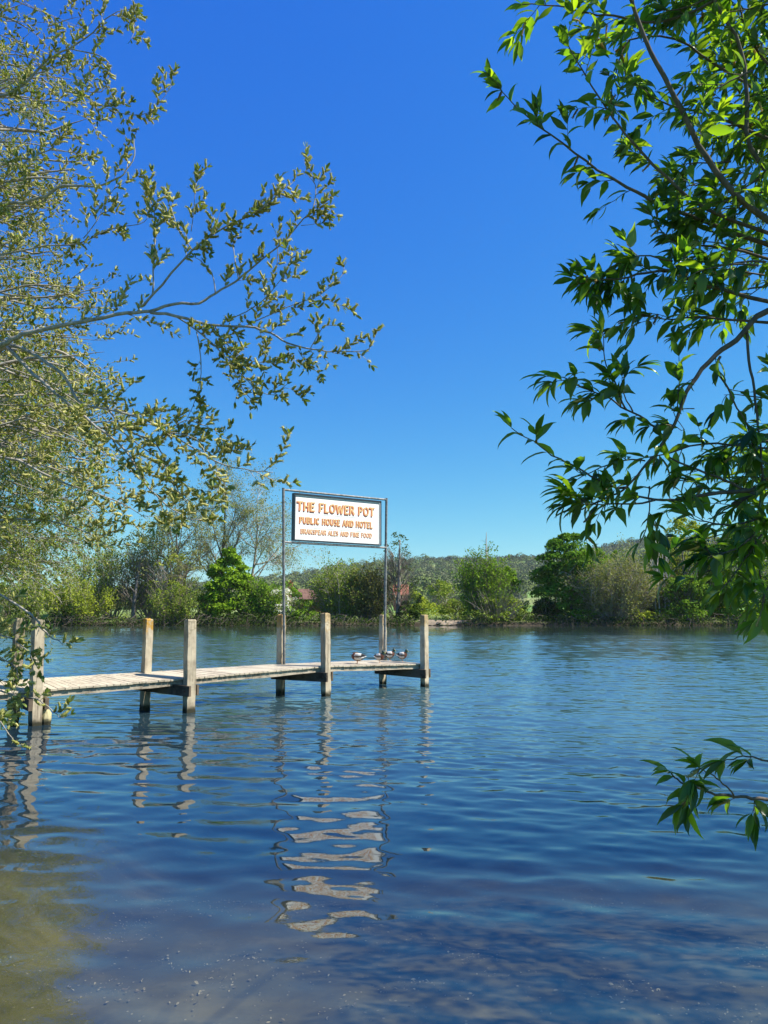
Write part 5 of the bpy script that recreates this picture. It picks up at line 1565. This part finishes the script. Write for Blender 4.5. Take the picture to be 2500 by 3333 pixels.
for k, (px, ty, ln) in enumerate(((2150, 1745, 0.0), (2168, 1760, 0.03), (2178, 1790, 0.05), (2138, 1775, -0.05))):
    lab = ('tallest white birch stem right of the grey thicket', 'second birch stem, just right of the tallest', 'short white birch stem leaning right', 'thin birch stem leaning left')[k]
    rs_ = random.Random(50 + k); b = base_of(px, S + 2.6 + 0.3 * k); H = P(px, ty, b.y).z - b.z
    t = empty('birch_tree', b, lab, 'tree', 'bare birches on the far bank')
    mb = MB(); line = wander(rs_, b - Vector((0, 0, .3)), Vector((ln, 0, 1)), H, 7, 0.03, 0.02)
    mb.tube(line, [0.11 * (1 - 0.12 * i) for i in range(8)], 6); mb.build('trunk', M_BIRCH, t, True)
    mb = MB()
    for q in range(30):
        p, td = along(line, rs_.uniform(0.25, 0.98))
        mb.tube(wander(rs_, p, (td + rvec(rs_) * 0.6).normalized(), rs_.uniform(0.8, 2.4), 4, 0.14, 0.04), [0.035, 0.028, 0.02, 0.012, 0.006], 3, False)
    mb.build('twigs', M_BIRCH, t)
leafy_tree('tree', 'tall yellow-green maple behind the birches', 'tree', 2240, 1690, 290, S + 9, 'yellow', 'dome', 0.02, 0.8, 0.30, 90, 120, 0.22, BK, 150, M_TWIG)
twiggy('thicket', 'brown twiggy thicket behind the birch stems', 'bush', 2120, 1830, 140, S + 5, 'brown', 30, 14, 5000, 0.2, M_TWIG, group=BK)
leafy_tree('tree', 'tall mixed green tree filling the gap between the birches and the maple', 'tree', 2170, 1765, 170, S + 12, 'olive', 'dome', 0.0, 0.8, 0.3, 60, 100, 0.25, BK, 80, M_TWIG)
leafy_tree('tree', 'rounded green tree rising behind the grey thicket', 'tree', 2030, 1790, 190, S + 10, 'green', 'dome', 0.0, 0.8, 0.3, 60, 100, 0.25, BK, 60, M_TWIG)
leafy_tree('bush', 'dark green bushes at the water right of the birches', 'bush', 2235, 1880, 190, S + 2.5, 'green', 'dome', 0.0, 1.0, 0.27, 80, 110, 0.22, BK, 80, M_TWIG)
leafy_tree('chestnut_tree', 'bright green chestnut at the right edge', 'tree', 2440, 1712, 290, S + 4, 'bright', 'dome', 0.01, 1.0, 0.34, 110, 150, 0.20, BK, flat=0.55)
leafy_tree('tree', 'dark tree behind the right chestnut, between it and the yellow-green maple', 'tree', 2345, 1790, 120, S + 10, 'dark', 'round', 0.0, 0.9, 0.3, 50, 100, 0.25, BK)
leafy_tree('bush', 'bright green sprigs at the foot of the grey thicket', 'bush', 1905, 1985, 110, S + 1.2, 'bright2', 'dome', 0.0, 0.5, 0.24, 24, 60, 0.24, BK)
leafy_tree('bush', 'small yellow-green bush at the waterline below the birches', 'bush', 2075, 1985, 110, S + 1.0, 'yellow', 'dome', 0.0, 0.5, 0.24, 24, 60, 0.24, BK)

# tangled roots and dead twigs along the water's edge (one mass nobody could count)
rs = random.Random(77)
mb = MB()
for k in range(1500):
    px = rs.uniform(-200, 2600)
    if 1345 < px < 1500 and rs.random() < 0.85: continue
    x = P(px, 2036, S).x; y = S + rs.uniform(-1.2, 0.8)
    p = Vector((x, y, rs.uniform(0.1, 1.4)))
    d = Vector((rs.uniform(-0.8, 0.8), rs.uniform(-1.2, -0.1), rs.uniform(-1.2, 0.5)))
    mb.tube(wander(rs, p, d, rs.uniform(0.5, 2.2), 4, 0.25, -0.08), [0.03, 0.025, 0.02, 0.014, 0.008], 3, False)
props(mb.build('waterside_brush', bark_mat('dark_root', (0.03, 0.025, 0.02), (0.14, 0.11, 0.08), 1.5)), 'tangle of roots and dead twigs along the far waterline', 'brush', kind='stuff')
rg = np.random.default_rng(5)
n = 34000
pxs = rg.uniform(-300, 2700, n); keep = ~((pxs > 1345) & (pxs < 1500) & (rg.random(n) < 0.9)); pxs = pxs[keep]; n = len(pxs)
yy = S + rg.uniform(-1.3, 2.4, n); xx = (pxs - 1250) / F * yy
hz = 0.02 + rg.random(n) ** 1.6 * (0.7 + 0.9 * vnoise(xx * 0.5, xx * 0 + 3, 2))
pos = np.stack([xx, yy, hz], 1)
put_leaves('undergrowth', rg, pos, nrm(rg.normal(size=(n, 3))) + np.array([0, -.2, .4]), 0.2, [ML['dark']], None, (0, 0, 0))  # shade of the overhanging crowns is put into this dark leaf colour
ug = bpy.data.objects['undergrowth']; props(ug, 'dark low undergrowth along the far waterline', 'undergrowth', kind='stuff')
n = 9000
pos = np.stack([rg.uniform(-60, 60, n), S + 2 + rg.random(n) ** 1.3 * 26, np.zeros(n)], 1)
pos[:, 2] = far_h(pos[:, 0], pos[:, 1]) + rg.uniform(0.05, 0.55, n)
put_leaves('meadow_grass', rg, pos, nrm(rg.normal(size=(n, 3))), 0.3, [ML['yellow']], None, (0, 0, 0), 0.35)
props(bpy.data.objects['meadow_grass'], 'rough tussocky grass on the far meadow', 'grass', kind='stuff')

# woodland on the hill, a far mass of crowns
def wood(name, label, n, y0, y1, mats, per, size, seed, test, cr=5.0):
    rg = np.random.default_rng(seed)
    Y = y0 * (y1 / y0) ** rg.random(n); X = rg.uniform(-0.62, 0.62, n) * Y
    px = 1250 + F * X / Y
    k = test(px, Y, rg); X, Y, px = X[k], Y[k], px[k]; n = len(X)
    Z = far_h(X, Y); r = cr * rg.uniform(0.6, 1.35, n); hh = rg.uniform(0.7, 1.2, n)
    u = nrm(rg.normal(size=(n * per, 3))); u[:, 2] = np.abs(u[:, 2]) * 1.0 - 0.15
    C = np.repeat(np.stack([X, Y, Z + r * 0.75 * hh], 1), per, 0); RR = np.repeat(r, per)
    pos = C + u * (RR * rg.uniform(0.7, 1.0, len(RR)))[:, None] * np.array([1, 1, 1.0])
    nor = u + rg.normal(size=u.shape) * 0.35
    put_leaves(name, rg, pos, nor, size, mats, None, (0, 0, 0), 0.9)
    o = bpy.data.objects[name]; props(o, label, 'woodland', kind='stuff')
    # one tint per crown
    ids = np.repeat(rg.random(n), per)[:len(pos)]
    at = o.data.attributes.new('tint', 'FLOAT', 'FACE'); at.data.foreach_set('value', ids.astype(np.float32))
    return o
def hill_wood_mat(name, stops):
    m, nt = new_mat(name)
    a = N(nt, 'ShaderNodeAttribute'); a.attribute_name = 'tint'
    g = N(nt, 'ShaderNodeNewGeometry')
    v = math_n(nt, 'ADD', math_n(nt, 'MULTIPLY', a.outputs['Fac'], 0.95), math_n(nt, 'MULTIPLY', g.outputs['Random Per Island'], 0.05))
    big = noise(nt, g.outputs['Position'], 0.006, 3)
    v = math_n(nt, 'ADD', v, math_n(nt, 'MULTIPLY', math_n(nt, 'SUBTRACT', big, 0.5), 0.9), True)
    c = ramp(nt, v, stops)
    d = N(nt, 'ShaderNodeBsdfDiffuse'); nt.links.new(c, d.inputs['Color'])
    o = N(nt, 'ShaderNodeOutputMaterial'); nt.links.new(d.outputs[0], o.inputs[0])
    return m
MW = hill_wood_mat('hill_wood', [(0.0, (0.05, 0.07, 0.03)), (0.25, (0.09, 0.115, 0.045)), (0.45, (0.13, 0.14, 0.07)), (0.6, (0.12, 0.17, 0.04)), (0.8, (0.17, 0.22, 0.05)), (1.0, (0.16, 0.165, 0.085))])
MWD = hill_wood_mat('hill_conifer', [(0.0, (0.02, 0.035, 0.018)), (1.0, (0.05, 0.07, 0.03))])
wood('hill_woodland', 'mixed spring woodland covering the distant hill', 6500, 480, 1500, [MW], 80, 2.1, 21,
     lambda px, Y, rg: ~((px > 1690) & (px < 1800) & (Y < 720)) & ~((px > 1330) & (px < 1500) & (Y > 560) & (Y < 640)), 8.0)
wood('ridge_conifers', 'dark conifers along the crest of the distant hill', 900, 1320, 1460, [MWD], 30, 2.8, 22, lambda px, Y, rg: (px > 1380), 6.0)
wood('valley_trees', 'hedgerows and copses between the river meadow and the hill', 520, 260, 540, [MW], 110, 1.1, 23,
     lambda px, Y, rg: ~((px > 1690) & (px < 1790)) & ~((px > 1330) & (px < 1480) & (Y > 400)) & (np.abs((Y / 70) % 1 - 0.5) < 0.16), 4.5)

# ------------------------------------------------------------------ houses behind the far bank
M_BRICK = plain_mat('red_brick', (0.42, 0.14, 0.085), 0.9, 0, 0.2, 0.2, 2)
M_TILE = plain_mat('brown_roof_tile', (0.22, 0.12, 0.085), 0.9, 0, 0.2, 0.25, 1.5)
M_TILE2 = plain_mat('red_roof_tile', (0.42, 0.15, 0.09), 0.9, 0, 0.2, 0.2, 1.5)
M_GLASSW = plain_mat('window_glass', (0.04, 0.05, 0.06), 0.15)
def house(px, Y, w, dpt, eaves, ridge, label, roofm, chim, base=None, rot=0.0):
    x = (px - 1250) / F * Y; z0 = ground_z(x, Y) if base is None else base
    t = empty('brick_house', Vector((x, Y, z0)), label, 'house', 'brick houses behind the far bank')
    Rm = Matrix.Rotation(rot, 3, 'Z'); o = Vector((x, Y, z0))
    def W(a, b, c): return o + Rm @ Vector((a, b, c))
    mb = MB()
    mb.hexa([W(-w/2, -dpt/2, -0.5), W(w/2, -dpt/2, -0.5), W(w/2, dpt/2, -0.5), W(-w/2, dpt/2, -0.5)], [W(-w/2, -dpt/2, eaves), W(w/2, -dpt/2, eaves), W(w/2, dpt/2, eaves), W(-w/2, dpt/2, eaves)])
    for s in (-1, 1): mb.add([W(s*w/2, -dpt/2, eaves), W(s*w/2, dpt/2, eaves), W(s*w/2, 0, ridge - 0.1)], [(0, 1, 2)])
    mb.build('wall', M_BRICK, t)
    mb = MB(); e = 0.35
    for s in (-1, 1):
        k = (ridge - eaves) / (dpt / 2)
        a = [W(-w/2 - e, s * (dpt/2 + e), eaves - e * k), W(w/2 + e, s * (dpt/2 + e), eaves - e * k), W(w/2 + e, 0, ridge), W(-w/2 - e, 0, ridge)]
        if s > 0: a = a[::-1]
        mb.hexa([v - Vector((0, 0, 0.03)) for v in a], [v + Vector((0, 0, 0.15)) for v in a])
    rf = mb.build('roof', roofm, t)
    for cx in chim:
        mb = MB(); c = W(cx, 0, 0); mb.box(Vector((c.x, c.y, z0 + ridge + 0.5)), (1.1, 0.8, 2.4))
        mb.box(Vector((c.x, c.y, z0 + ridge + 1.78)), (1.3, 1.0, 0.16))
        mb.tube([Vector((c.x, c.y, z0 + ridge + 1.87)), Vector((c.x, c.y, z0 + ridge + 2.3))], 0.16, 8)
        mb.build('chimney', M_BRICK, rf)
    nw = int(w // 3)
    for lv in (1.5, 4.1):
        if lv + 1 > eaves: continue
        for k in range(nw):
            a = -w / 2 + (k + 0.5) * w / nw
            mb = MB(); mb.hexa([W(a - .55, -dpt/2 - .05, lv - .6), W(a + .55, -dpt/2 - .05, lv - .6), W(a + .55, -dpt/2 + .1, lv - .6), W(a - .55, -dpt/2 + .1, lv - .6)],
                               [W(a - .55, -dpt/2 - .05, lv + .6), W(a + .55, -dpt/2 - .05, lv + .6), W(a + .55, -dpt/2 + .1, lv + .6), W(a - .55, -dpt/2 + .1, lv + .6)])
            wf = mb.build('window', M_WHITE, t)
            mb = MB(); mb.hexa([W(a - .42, -dpt/2 - .08, lv - .48), W(a + .42, -dpt/2 - .08, lv - .48), W(a + .42, -dpt/2 - .02, lv - .48), W(a - .42, -dpt/2 - .02, lv - .48)],
                               [W(a - .42, -dpt/2 - .08, lv + .48), W(a + .42, -dpt/2 - .08, lv + .48), W(a + .42, -dpt/2 - .02, lv + .48), W(a - .42, -dpt/2 - .02, lv + .48)])
            mb.build('pane', M_GLASSW, wf)
house(1005, 190, 11.5, 7, 3.6, 6.0, 'long house with brown roof and two chimneys beyond the low green bush', M_TILE, (-4.6, 2.6))
house(1244, 330, 4.5, 6, 4.6, 7.4, 'small red house seen beside the right sign pole', M_TILE2, (1.8,))
house(1304, 360, 7.0, 7, 8.0, 12.5, 'house with red roof just right of the slender alder', M_TILE2, (-3,))
# sandy patch of bank right of the alder
mb = MB(); rs = random.Random(9)
c = G(1430, 2030); nn = 26; vs = [Vector((c.x, S - 0.2, 0.55))]
for k in range(nn):
    a = 6.283 * k / nn
    xx = c.x + 3.6 * math.cos(a) * rs.uniform(0.85, 1.1); yy_ = S + 0.3 + 1.1 * math.sin(a) * rs.uniform(0.8, 1.15)
    vs.append(Vector((xx, yy_, max(-0.05, ground_z(xx, yy_) + 0.10))))
vs[0].z = ground_z(c.x, S + 0.3) + 0.25
mb.add(vs, [(0, 1 + k, 1 + (k + 1) % nn) for k in range(nn)])
props(mb.build('sandy_bank', plain_mat('pale_sand', (0.36, 0.28, 0.19), 0.95, 0, 0.1, 0.2, 2), None, True), kind='structure')

# ------------------------------------------------------------------ spring haze
hb = MB(); hb.box((0, 1180, 68), (5400, 2500, 144))
hm, hnt = new_mat('haze')
pv = N(hnt, 'ShaderNodeVolumePrincipled'); pv.inputs['Color'].default_value = (0.86, 0.92, 1.0, 1); pv.inputs['Density'].default_value = 0.00008
ho = N(hnt, 'ShaderNodeOutputMaterial'); hnt.links.new(pv.outputs[0], ho.inputs['Volume'])
props(hb.build('haze', hm), kind='stuff')
